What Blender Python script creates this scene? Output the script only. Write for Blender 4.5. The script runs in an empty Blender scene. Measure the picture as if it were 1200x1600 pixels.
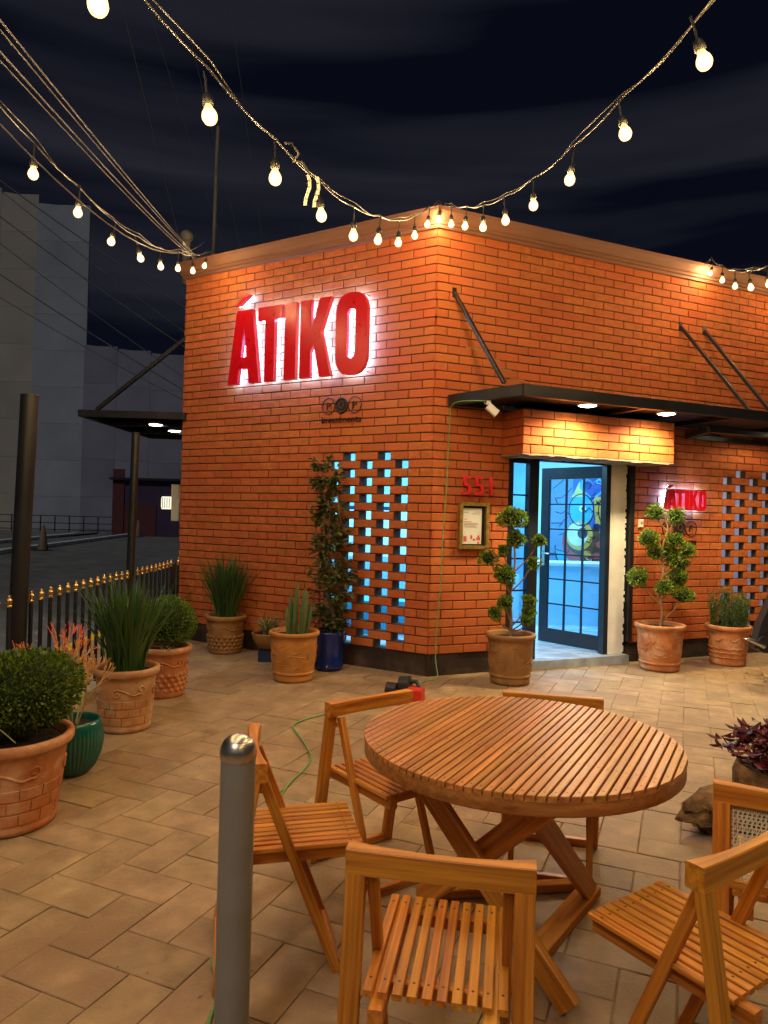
import bpy, bmesh, math, random
from mathutils import Vector, Matrix
R_ = math.radians
random.seed(7)
SC = bpy.context.scene
COL = SC.collection

# ------------------------------------------------------------------ camera, sky, moonlight, exposure
F_PX, CAM_H, ROLL, PITCH = 1110.0, 1.6, R_(1.47), R_(0.31)
cam_d = bpy.data.cameras.new('camera')
cam = bpy.data.objects.new('camera', cam_d); COL.objects.link(cam)
cam_d.sensor_fit = 'VERTICAL'; cam_d.sensor_height = 36.0; cam_d.sensor_width = 27.0
cam_d.lens = 36.0 * F_PX / 1600.0
cam_d.clip_start = 0.05; cam_d.clip_end = 2000
cam.matrix_world = Matrix.Translation((0, 0, CAM_H)) @ Matrix.Rotation(R_(90) + PITCH, 4, 'X') @ Matrix.Rotation(ROLL, 4, 'Z')
SC.camera = cam

SUN_AZ, SUN_EL = R_(205), R_(48)      # faint street and sky glow from behind the viewer
world = bpy.data.worlds.new('World'); SC.world = world; world.use_nodes = True
wn = world.node_tree.nodes; wl = world.node_tree.links
for n in list(wn): wn.remove(n)
wo = wn.new('ShaderNodeOutputWorld'); wb = wn.new('ShaderNodeBackground')
sky = wn.new('ShaderNodeTexSky'); sky.sky_type = 'NISHITA'; sky.sun_disc = False
sky.sun_elevation = SUN_EL; sky.sun_rotation = SUN_AZ; sky.ozone_density = 4.0
tc = wn.new('ShaderNodeTexCoord'); mp = wn.new('ShaderNodeMapping')
mp.inputs['Rotation'].default_value = (0.0, R_(14), 0.0); mp.inputs['Scale'].default_value = (0.7, 0.5, 8.0)
ns = wn.new('ShaderNodeTexNoise'); ns.inputs['Scale'].default_value = 1.5; ns.inputs['Detail'].default_value = 4.0; ns.inputs['Roughness'].default_value = 0.45
ns.inputs['Distortion'].default_value = 0.25
rp = wn.new('ShaderNodeValToRGB')
rp.color_ramp.elements[0].position = 0.42; rp.color_ramp.elements[0].color = (0.022, 0.028, 0.075, 1)
rp.color_ramp.elements[1].position = 0.74; rp.color_ramp.elements[1].color = (0.260, 0.265, 0.360, 1)
mixs = wn.new('ShaderNodeMixRGB'); mixs.blend_type = 'ADD'; mixs.inputs[0].default_value = 0.004
wl.new(tc.outputs['Generated'], mp.inputs['Vector']); wl.new(mp.outputs['Vector'], ns.inputs['Vector'])
wl.new(ns.outputs['Fac'], rp.inputs['Fac']); wl.new(rp.outputs['Color'], mixs.inputs[1]); wl.new(sky.outputs['Color'], mixs.inputs[2])
wl.new(mixs.outputs['Color'], wb.inputs['Color']); wb.inputs['Strength'].default_value = 0.066
wl.new(wb.outputs['Background'], wo.inputs['Surface'])

sun_d = bpy.data.lights.new('night_glow_sun', 'SUN'); sun_d.energy = 0.45; sun_d.angle = R_(12); sun_d.color = (1.0, 0.97, 0.93)
sun = bpy.data.objects.new('night_glow_sun', sun_d); COL.objects.link(sun)
_sd = Vector((math.sin(SUN_AZ) * math.cos(SUN_EL), math.cos(SUN_AZ) * math.cos(SUN_EL), math.sin(SUN_EL)))
sun.rotation_euler = _sd.to_track_quat('Z', 'Y').to_euler()

SC.view_settings.view_transform = 'Standard'; SC.view_settings.look = 'None'
SC.view_settings.exposure = 0.42; SC.view_settings.gamma = 1.0; SC.view_settings.use_curve_mapping = False
SC.cycles.max_bounces = 7; SC.cycles.diffuse_bounces = 3; SC.cycles.transparent_max_bounces = 12
SC.cycles.sample_clamp_indirect = 4.0; SC.cycles.use_light_tree = True
SC.cycles.use_denoising = True; SC.cycles.caustics_reflective = False; SC.cycles.caustics_refractive = False

BULB_W = 34.0; BULB_COL = (1.0, 0.655, 0.30)
DOWN_W = 34.0; DOWN_COL = (1.0, 0.74, 0.38)
ROOM_W = 78.0; ROOM_COL = (0.36, 0.72, 1.0)
HALO = 58.0; HALO_COL = (0.15, 0.38, 1.0)

# ------------------------------------------------------------------ materials
MATS = {}
def new_mat(name):
    m = bpy.data.materials.new(name); m.use_nodes = True
    nt = m.node_tree
    for n in list(nt.nodes): nt.nodes.remove(n)
    out = nt.nodes.new('ShaderNodeOutputMaterial')
    return m, nt, out
def N(nt, t, **kw):
    n = nt.nodes.new(t)
    for k, v in kw.items():
        if k in n.inputs: n.inputs[k].default_value = v
        else: setattr(n, k, v)
    return n
def rgba(c): return (c[0], c[1], c[2], 1.0)
def surf(name, col, rough=0.7, var=0.25, col2=None, scale=(6, 6, 6), noise=1.0, detail=6.0, bump=0.15, bscale=60.0, bdist=0.004,
         metal=0.0, rand=0.0, spec=0.4, sss=None, coat=0.0, stain=None, stain_scale=1.2):
    """principled surface: two-tone noise colour, per-piece variation, fine bump, optional large stains"""
    m, nt, out = new_mat(name); L = nt.links
    b = N(nt, 'ShaderNodeBsdfPrincipled'); b.inputs['Roughness'].default_value = rough; b.inputs['Metallic'].default_value = metal
    b.inputs['Specular IOR Level'].default_value = spec; b.inputs['Coat Weight'].default_value = coat
    t = N(nt, 'ShaderNodeTexCoord'); mpg = N(nt, 'ShaderNodeMapping'); mpg.inputs['Scale'].default_value = scale
    oi = N(nt, 'ShaderNodeObjectInfo'); geo = N(nt, 'ShaderNodeNewGeometry')
    add = N(nt, 'ShaderNodeMath', operation='ADD'); fr = N(nt, 'ShaderNodeMath', operation='FRACT')
    L.new(oi.outputs['Random'], add.inputs[0]); L.new(geo.outputs['Random Per Island'], add.inputs[1]); L.new(add.outputs[0], fr.inputs[0])
    off = N(nt, 'ShaderNodeVectorMath', operation='ADD')
    sc_ = N(nt, 'ShaderNodeMath', operation='MULTIPLY'); sc_.inputs[1].default_value = 37.0
    L.new(fr.outputs[0], sc_.inputs[0])
    L.new(t.outputs['Object'], off.inputs[0])
    if rand > 0: L.new(sc_.outputs[0], off.inputs[1])
    L.new(off.outputs[0], mpg.inputs['Vector'])
    nz = N(nt, 'ShaderNodeTexNoise'); nz.inputs['Scale'].default_value = noise; nz.inputs['Detail'].default_value = detail; nz.inputs['Roughness'].default_value = 0.6
    L.new(mpg.outputs['Vector'], nz.inputs['Vector'])
    c2 = col2 if col2 else tuple(max(0, c * (1 - var * 1.6)) for c in col)
    c1 = tuple(min(1, c * (1 + var * 0.5)) for c in col)
    ramp = N(nt, 'ShaderNodeValToRGB'); ramp.color_ramp.elements[0].position = 0.3; ramp.color_ramp.elements[1].position = 0.7
    ramp.color_ramp.elements[0].color = rgba(c2); ramp.color_ramp.elements[1].color = rgba(c1)
    L.new(nz.outputs['Fac'], ramp.inputs['Fac'])
    cur = ramp.outputs['Color']
    if stain:
        ns2 = N(nt, 'ShaderNodeTexNoise'); ns2.inputs['Scale'].default_value = stain_scale; ns2.inputs['Detail'].default_value = 5.0; ns2.inputs['Roughness'].default_value = 0.65
        g2 = N(nt, 'ShaderNodeNewGeometry'); L.new(g2.outputs['Position'], ns2.inputs['Vector'])
        r2 = N(nt, 'ShaderNodeMapRange'); r2.inputs['From Min'].default_value = 0.47; r2.inputs['From Max'].default_value = 0.68
        L.new(ns2.outputs['Fac'], r2.inputs['Value'])
        mx = N(nt, 'ShaderNodeMixRGB'); mx.inputs[2].default_value = rgba(stain); L.new(r2.outputs['Result'], mx.inputs[0]); L.new(cur, mx.inputs[1]); cur = mx.outputs[0]
    if rand > 0:
        hsv = N(nt, 'ShaderNodeHueSaturation')
        mr = N(nt, 'ShaderNodeMapRange'); mr.inputs['To Min'].default_value = 1 - rand; mr.inputs['To Max'].default_value = 1 + rand
        L.new(fr.outputs[0], mr.inputs['Value']); L.new(mr.outputs['Result'], hsv.inputs['Value'])
        m2 = N(nt, 'ShaderNodeMath', operation='MULTIPLY'); m2.inputs[1].default_value = 7.31
        f2 = N(nt, 'ShaderNodeMath', operation='FRACT'); L.new(fr.outputs[0], m2.inputs[0]); L.new(m2.outputs[0], f2.inputs[0])
        mh = N(nt, 'ShaderNodeMapRange'); mh.inputs['To Min'].default_value = 0.5 - 0.02 * min(1, rand * 3); mh.inputs['To Max'].default_value = 0.5 + 0.014 * min(1, rand * 3)
        L.new(f2.outputs[0], mh.inputs['Value']); L.new(mh.outputs['Result'], hsv.inputs['Hue'])
        L.new(cur, hsv.inputs['Color']); cur = hsv.outputs['Color']
    L.new(cur, b.inputs['Base Color'])
    if bump > 0:
        nb = N(nt, 'ShaderNodeTexNoise'); nb.inputs['Scale'].default_value = bscale; nb.inputs['Detail'].default_value = 4.0
        L.new(off.outputs[0], nb.inputs['Vector'])
        bp = N(nt, 'ShaderNodeBump'); bp.inputs['Strength'].default_value = bump; bp.inputs['Distance'].default_value = bdist
        L.new(nb.outputs['Fac'], bp.inputs['Height']); L.new(bp.outputs['Normal'], b.inputs['Normal'])
        rr = N(nt, 'ShaderNodeMapRange'); rr.inputs['To Min'].default_value = max(0.03, rough - 0.12); rr.inputs['To Max'].default_value = min(1, rough + 0.12)
        L.new(nz.outputs['Fac'], rr.inputs['Value']); L.new(rr.outputs['Result'], b.inputs['Roughness'])
    if sss: b.inputs['Subsurface Weight'].default_value = sss
    L.new(b.outputs[0], out.inputs['Surface'])
    return m
def leaf_mat(name, c1, c2, rough=0.45, trans=0.3):
    m, nt, out = new_mat(name); L = nt.links
    geo = N(nt, 'ShaderNodeNewGeometry'); oi = N(nt, 'ShaderNodeObjectInfo')
    ramp = N(nt, 'ShaderNodeValToRGB'); ramp.color_ramp.elements[0].color = rgba(c1); ramp.color_ramp.elements[1].color = rgba(c2)
    L.new(geo.outputs['Random Per Island'], ramp.inputs['Fac'])
    b = N(nt, 'ShaderNodeBsdfPrincipled'); b.inputs['Roughness'].default_value = rough; b.inputs['Specular IOR Level'].default_value = 0.5
    tr = N(nt, 'ShaderNodeBsdfTranslucent'); mx = N(nt, 'ShaderNodeMixShader'); mx.inputs[0].default_value = trans
    L.new(ramp.outputs['Color'], b.inputs['Base Color']); L.new(ramp.outputs['Color'], tr.inputs['Color'])
    L.new(b.outputs[0], mx.inputs[1]); L.new(tr.outputs[0], mx.inputs[2]); L.new(mx.outputs[0], out.inputs['Surface'])
    return m
def emis(name, col, s, sample=True):
    m, nt, out = new_mat(name)
    e = N(nt, 'ShaderNodeEmission'); e.inputs['Color'].default_value = rgba(col); e.inputs['Strength'].default_value = s
    nt.links.new(e.outputs[0], out.inputs['Surface'])
    if not sample: m.cycles.emission_sampling = 'NONE'
    return m
def bulb_glass():
    m, nt, out = new_mat('bulb_glass')
    e = N(nt, 'ShaderNodeEmission'); e.inputs['Color'].default_value = (1.0, 0.60, 0.22, 1); e.inputs['Strength'].default_value = 1.25
    t = N(nt, 'ShaderNodeBsdfTransparent'); a = N(nt, 'ShaderNodeAddShader')
    nt.links.new(e.outputs[0], a.inputs[0]); nt.links.new(t.outputs[0], a.inputs[1]); nt.links.new(a.outputs[0], out.inputs['Surface'])
    m.cycles.emission_sampling = 'NONE'
    return m
def pane_glass(name, tint, refl=0.10):
    m, nt, out = new_mat(name)
    g = N(nt, 'ShaderNodeBsdfGlossy'); g.inputs['Roughness'].default_value = 0.03
    t = N(nt, 'ShaderNodeBsdfTransparent'); t.inputs['Color'].default_value = rgba(tint); a = N(nt, 'ShaderNodeMixShader'); a.inputs[0].default_value = refl
    nt.links.new(t.outputs[0], a.inputs[1]); nt.links.new(g.outputs[0], a.inputs[2]); nt.links.new(a.outputs[0], out.inputs['Surface'])
    return m
def gradient_mat(name, stops, z0, z1, rough=0.5):
    m, nt, out = new_mat(name); L = nt.links
    t = N(nt, 'ShaderNodeTexCoord'); s = N(nt, 'ShaderNodeSeparateXYZ'); mr = N(nt, 'ShaderNodeMapRange')
    mr.inputs['From Min'].default_value = z0; mr.inputs['From Max'].default_value = z1
    geo = N(nt, 'ShaderNodeNewGeometry'); ad = N(nt, 'ShaderNodeMath', operation='MULTIPLY_ADD'); ad.inputs[1].default_value = 0.3; ad.inputs[2].default_value = -0.15
    ad2 = N(nt, 'ShaderNodeMath', operation='ADD')
    ramp = N(nt, 'ShaderNodeValToRGB'); ramp.color_ramp.elements[0].color = rgba(stops[0][1]); ramp.color_ramp.elements[0].position = stops[0][0]
    ramp.color_ramp.elements[1].color = rgba(stops[-1][1]); ramp.color_ramp.elements[1].position = stops[-1][0]
    for p, c in stops[1:-1]:
        e = ramp.color_ramp.elements.new(p); e.color = rgba(c)
    L.new(t.outputs['Object'], s.inputs[0]); L.new(s.outputs['Z'], mr.inputs['Value'])
    L.new(geo.outputs['Random Per Island'], ad.inputs[0]); L.new(ad.outputs[0], ad2.inputs[0]); L.new(mr.outputs['Result'], ad2.inputs[1]); L.new(ad2.outputs[0], ramp.inputs['Fac'])
    b = N(nt, 'ShaderNodeBsdfPrincipled'); b.inputs['Roughness'].default_value = rough
    L.new(ramp.outputs['Color'], b.inputs['Base Color']); L.new(b.outputs[0], out.inputs['Surface'])
    return m

M = MATS
M['brick'] = surf('brick_clay', (0.52, 0.142, 0.036), 0.74, 0.20, scale=(9, 9, 14), noise=1.5, bump=0.35, bscale=70, bdist=0.003, rand=0.09, spec=0.3, stain=(0.45, 0.104, 0.027), stain_scale=0.9)
M['brick_lit'] = M['brick']
M['mortar'] = surf('mortar_joint', (0.10, 0.055, 0.035), 0.95, 0.3, bump=0.4, bscale=90)
M['plinth'] = surf('plinth_paint', (0.040, 0.024, 0.017), 0.7, 0.3, scale=(3, 3, 3), bump=0.3, bscale=40, stain=(0.075, 0.05, 0.035), stain_scale=3.0)
M['cornice'] = surf('cornice_stucco', (0.25, 0.115, 0.066), 0.65, 0.18, scale=(1, 1, 9), bump=0.2, bscale=50)
M['cement'] = surf('rough_cement', (0.34, 0.24, 0.15), 0.9, 0.3, scale=(12, 12, 12), bump=0.6, bscale=35, bdist=0.01)
M['paver'] = surf('paver_stone', (0.385, 0.262, 0.148), 0.60, 0.26, scale=(5, 5, 5), noise=1.3, detail=9, bump=0.8, bscale=85, bdist=0.004, rand=0.11, spec=0.35, stain=(0.250, 0.160, 0.090), stain_scale=1.4)
M['sand'] = surf('joint_sand', (0.33, 0.23, 0.135), 0.95, 0.3, scale=(8, 8, 8), bump=0.5, bscale=80)
M['asphalt'] = surf('road_blocks', (0.20, 0.20, 0.19), 0.7, 0.35, scale=(1.5, 1.5, 1.5), bump=0.6, bscale=14, bdist=0.01, stain=(0.13, 0.135, 0.14), stain_scale=0.3)
M['kerb'] = surf('kerb_paint', (0.70, 0.80, 0.84), 0.5, 0.3, scale=(2, 2, 2), bump=0.3, bscale=20)
M['yellow'] = surf('yellow_paint', (0.72, 0.42, 0.03), 0.6, 0.25, scale=(4, 4, 4), bump=0.3, bscale=40)
M['cream'] = surf('cream_concrete', (0.55, 0.49, 0.36), 0.85, 0.2, scale=(4, 4, 4), bump=0.3, bscale=40)
M['farwall_a'] = surf('far_wall_beige', (0.40, 0.36, 0.31), 0.9, 0.12, scale=(.3, .3, .3), bump=0.0, rand=0.05)
M['farwall_b'] = surf('far_wall_grey', (0.33, 0.35, 0.40), 0.9, 0.12, scale=(.3, .3, .3), bump=0.0, rand=0.05)
M['farwall_c'] = surf('far_wall_violet', (0.24, 0.235, 0.31), 0.9, 0.15, scale=(.3, .3, .3), bump=0.0, rand=0.05)
M['farred'] = surf('far_red_paint', (0.12, 0.03, 0.035), 0.8, 0.2, bump=0.0)
M['farpurple'] = surf('far_purple_paint', (0.07, 0.04, 0.10), 0.8, 0.3, scale=(.5, .5, .5), bump=0.0)
M['black'] = surf('black_steel_paint', (0.014, 0.014, 0.016), 0.38, 0.25, scale=(4, 4, 4), bump=0.12, bscale=50, spec=0.5)
M['soffit'] = surf('canopy_sheet', (0.020, 0.019, 0.019), 0.5, 0.2, bump=0.1)
M['gold'] = surf('brass_finial', (0.72, 0.46, 0.16), 0.28, 0.15, bump=0.1, metal=0.9)
M['goldframe'] = surf('gilt_frame', (0.45, 0.29, 0.07), 0.35, 0.3, scale=(20, 20, 20), bump=0.2, metal=0.55)
M['red'] = surf('red_acrylic', (0.56, 0.004, 0.012), 0.30, 0.05, bump=0.05, bscale=8, spec=0.5)
M['redside'] = surf('red_return', (0.55, 0.025, 0.05), 0.35, 0.05, bump=0.05)
M['digit'] = surf('bright_red_paint', (0.80, 0.030, 0.040), 0.4, 0.05, bump=0)
M['halo'] = emis('sign_led', HALO_COL, HALO)
M['halo_small'] = emis('sign_led_small', HALO_COL, HALO * 1.3)
M['logo'] = surf('dark_metal_logo', (0.030, 0.014, 0.008), 0.5, 0.2, bump=0.1)
M['steel'] = surf('brushed_steel', (0.62, 0.62, 0.60), 0.30, 0.1, scale=(2, 2, 40), bump=0.12, bscale=30, metal=1.0)
M['bollard'] = surf('grey_metal_paint', (0.235, 0.235, 0.225), 0.42, 0.08, scale=(3, 3, 1), bump=0.05, spec=0.45, stain=(0.20, 0.19, 0.17), stain_scale=5)
M['wood'] = surf('oiled_wood', (0.64, 0.275, 0.032), 0.44, 0.22, col2=(0.30, 0.088, 0.008), scale=(1.1, 34, 34), noise=1.6, detail=5, bump=0.12, bscale=40, bdist=0.001, rand=0.13, spec=0.45)
M['footwood'] = surf('worn_foot_wood', (0.60, 0.25, 0.045), 0.9, 0.3, col2=(0.38, 0.14, 0.02), scale=(1.6, 26, 26), noise=1.6, detail=5, bump=0.2, bscale=40, bdist=0.001, spec=0.1)
M['tablewood'] = surf('table_wood', (0.56, 0.262, 0.070), 0.36, 0.25, col2=(0.27, 0.095, 0.024), scale=(1.1, 34, 34), noise=1.6, detail=5, bump=0.12, bscale=40, bdist=0.001, rand=0.16, spec=0.5)
M['screw'] = surf('dark_plug', (0.035, 0.013, 0.006), 0.5, 0.1, bump=0)
M['cane'] = surf('cane_weave', (0.62, 0.55, 0.38), 0.7, 0.2, bump=0.1)
M['terra'] = surf('terracotta', (0.52, 0.185, 0.062), 0.75, 0.22, scale=(4, 4, 4), noise=1.4, bump=0.35, bscale=45, bdist=0.003, stain=(0.60, 0.34, 0.19), stain_scale=6.0)
M['terra_pale'] = surf('terracotta_pale', (0.50, 0.23, 0.09), 0.78, 0.25, scale=(4, 4, 4), noise=1.4, bump=0.4, bscale=45, bdist=0.003, stain=(0.56, 0.38, 0.22), stain_scale=6.0)
M['terra_gold'] = surf('terracotta_golden', (0.50, 0.21, 0.045), 0.6, 0.25, scale=(4, 4, 4), noise=1.4, bump=0.4, bscale=40, bdist=0.004, stain=(0.40, 0.15, 0.035), stain_scale=6.0)
M['terra_brown'] = surf('terracotta_brown', (0.33, 0.165, 0.055), 0.7, 0.25, scale=(4, 4, 4), noise=1.4, bump=0.6, bscale=28, bdist=0.006, stain=(0.26, 0.12, 0.04), stain_scale=6.0)
M['teal'] = surf('teal_glaze', (0.006, 0.12, 0.10), 0.18, 0.2, bump=0.1, bscale=15, spec=0.6)
M['blueglaze'] = surf('blue_glaze', (0.010, 0.030, 0.22), 0.16, 0.3, bump=0.1, bscale=15, spec=0.6)
M['soil'] = surf('potting_soil', (0.045, 0.026, 0.015), 0.95, 0.4, scale=(20, 20, 20), bump=1.0, bscale=60, bdist=0.02)
M['bark'] = surf('pale_bark', (0.30, 0.19, 0.095), 0.8, 0.35, scale=(30, 30, 8), bump=0.6, bscale=60)
M['boxleaf'] = leaf_mat('boxwood_leaf', (0.014, 0.045, 0.004), (0.17, 0.27, 0.022), 0.35)
M['boxleaf2'] = leaf_mat('boxwood_leaf_bright', (0.025, 0.075, 0.005), (0.17, 0.30, 0.022), 0.4)
M['pomleaf'] = leaf_mat('topiary_leaf', (0.035, 0.100, 0.008), (0.25, 0.38, 0.030), 0.45)
M['treeleaf'] = leaf_mat('shrub_leaf', (0.028, 0.045, 0.014), (0.17, 0.19, 0.055), 0.45, 0.2)
M['grassleaf'] = leaf_mat('strap_leaf', (0.014, 0.055, 0.012), (0.085, 0.175, 0.040), 0.4, 0.2)
M['rosemary'] = leaf_mat('rosemary_needle', (0.022, 0.060, 0.016), (0.11, 0.19, 0.045), 0.5)
M['spider'] = leaf_mat('variegated_leaf', (0.10, 0.13, 0.04), (0.52, 0.50, 0.24), 0.5)
M['coleus'] = leaf_mat('purple_leaf', (0.022, 0.002, 0.008), (0.13, 0.008, 0.022), 0.30, 0.15)
M['darkcore'] = surf('foliage_core', (0.010, 0.020, 0.005), 0.9, 0.3, bump=0)  # near-black tone paints the shade deep inside the foliage
M['cactus'] = surf('cactus_skin', (0.10, 0.145, 0.05), 0.55, 0.3, scale=(10, 10, 3), bump=0.2)
M['fire'] = gradient_mat('firestick_stem', [(0.0, (0.35, 0.30, 0.10)), (0.45, (0.52, 0.33, 0.10)), (0.75, (0.70, 0.22, 0.08)), (1.0, (0.68, 0.10, 0.10))], 0.36, 0.92)
M['cable'] = surf('green_cable', (0.16, 0.34, 0.11), 0.45, 0.1, bump=0)
M['wire'] = surf('weathered_wire', (0.13, 0.127, 0.12), 0.6, 0.2, bump=0)
M['cordblack'] = surf('string_cord', (0.022, 0.021, 0.019), 0.45, 0.2, bump=0)
M['cordpale'] = surf('string_cord_pale', (0.085, 0.08, 0.065), 0.5, 0.2, bump=0)
M['bulb'] = bulb_glass()
M['downlens'] = emis('downlight_lens', (1.0, 0.86, 0.58), 30.0, False)
M['downlens2'] = emis('downlight_lens_cool', (1.0, 0.95, 0.75), 22.0, False)
M['lamp_lens'] = emis('bulkhead_lens', (1.0, 0.93, 0.70), 0.9, False)
M['white'] = surf('white_plaster', (0.72, 0.72, 0.70), 0.7, 0.1, scale=(5, 5, 5), bump=0.15)
M['whiteplastic'] = surf('white_plastic', (0.70, 0.69, 0.64), 0.4, 0.08, bump=0)
M['meterbox'] = surf('meter_enclosure', (0.62, 0.57, 0.44), 0.5, 0.08, bump=0)
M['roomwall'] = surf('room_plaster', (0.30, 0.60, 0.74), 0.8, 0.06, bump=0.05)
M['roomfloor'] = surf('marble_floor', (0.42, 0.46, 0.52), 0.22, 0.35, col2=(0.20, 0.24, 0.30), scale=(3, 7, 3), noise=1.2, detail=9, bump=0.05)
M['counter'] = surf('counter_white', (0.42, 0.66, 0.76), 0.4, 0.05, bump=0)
M['doorframe'] = surf('door_steel', (0.012, 0.018, 0.030), 0.35, 0.2, bump=0.05, spec=0.5)
M['glass'] = pane_glass('tinted_pane', (0.70, 0.88, 1.0), 0.06)
M['greyglass'] = surf('grey_back_pane', (0.27, 0.26, 0.31), 0.35, 0.3, scale=(5, 5, 5), bump=0.1)
def frosted():
    m, nt, out = new_mat('frosted_pane'); d = N(nt, 'ShaderNodeBsdfDiffuse'); d.inputs['Color'].default_value = (.50, .44, .46, 1)
    t = N(nt, 'ShaderNodeBsdfTranslucent'); t.inputs['Color'].default_value = (.85, .60, .58, 1); x = N(nt, 'ShaderNodeMixShader'); x.inputs[0].default_value = .6
    nt.links.new(d.outputs[0], x.inputs[1]); nt.links.new(t.outputs[0], x.inputs[2]); nt.links.new(x.outputs[0], out.inputs['Surface']); return m
M['frosted'] = frosted()
M['panel'] = emis('ceiling_panel_led', (0.45, 0.85, 1.0), 6.0, False)
M['paper'] = surf('menu_paper', (0.62, 0.62, 0.58), 0.7, 0.05, bump=0)
M['ink'] = surf('grey_ink', (0.25, 0.24, 0.23), 0.8, 0.05, bump=0)
M['redink'] = surf('red_ink', (0.62, 0.09, 0.06), 0.8, 0.05, bump=0)
M['mat_black'] = surf('black_mount', (0.015, 0.015, 0.015), 0.7, 0.05, bump=0)
for k, c in dict(m_blue=(0.025, 0.10, 0.34), m_navy=(0.010, 0.020, 0.07), m_cyan=(0.05, 0.42, 0.62), m_line=(0.004, 0.005, 0.012), m_yellow=(0.80, 0.62, 0.16),
                 m_orange=(0.85, 0.40, 0.06), m_cream=(0.85, 0.80, 0.60), m_red=(0.60, 0.07, 0.05), m_grey=(0.16, 0.27, 0.42), m_pale=(0.50, 0.72, 0.80), m_green=(0.05, 0.32, 0.20), m_brown=(0.12, 0.04, 0.015)).items():
    M[k] = surf('mural_' + k[2:], c, 0.7, 0.12, bump=0)
M['rock'] = surf('driftwood_rock', (0.23, 0.125, 0.045), 0.85, 0.5, scale=(7, 7, 7), bump=1.0, bscale=18, bdist=0.03)
M['toolred'] = surf('tool_red', (0.62, 0.03, 0.015), 0.4, 0.1, bump=0)
M['toolblack'] = surf('tool_black', (0.02, 0.02, 0.024), 0.45, 0.1, bump=0.1)
M['debris'] = leaf_mat('dry_debris', (0.02, 0.013, 0.008), (0.30, 0.24, 0.16), 0.8, 0.0)
M['cone'] = surf('cone_orange', (0.20, 0.13, 0.09), 0.6, 0.2, bump=0)
M['flag'] = surf('pale_ribbon', (0.66, 0.62, 0.45), 0.7, 0.1, bump=0)

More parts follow.
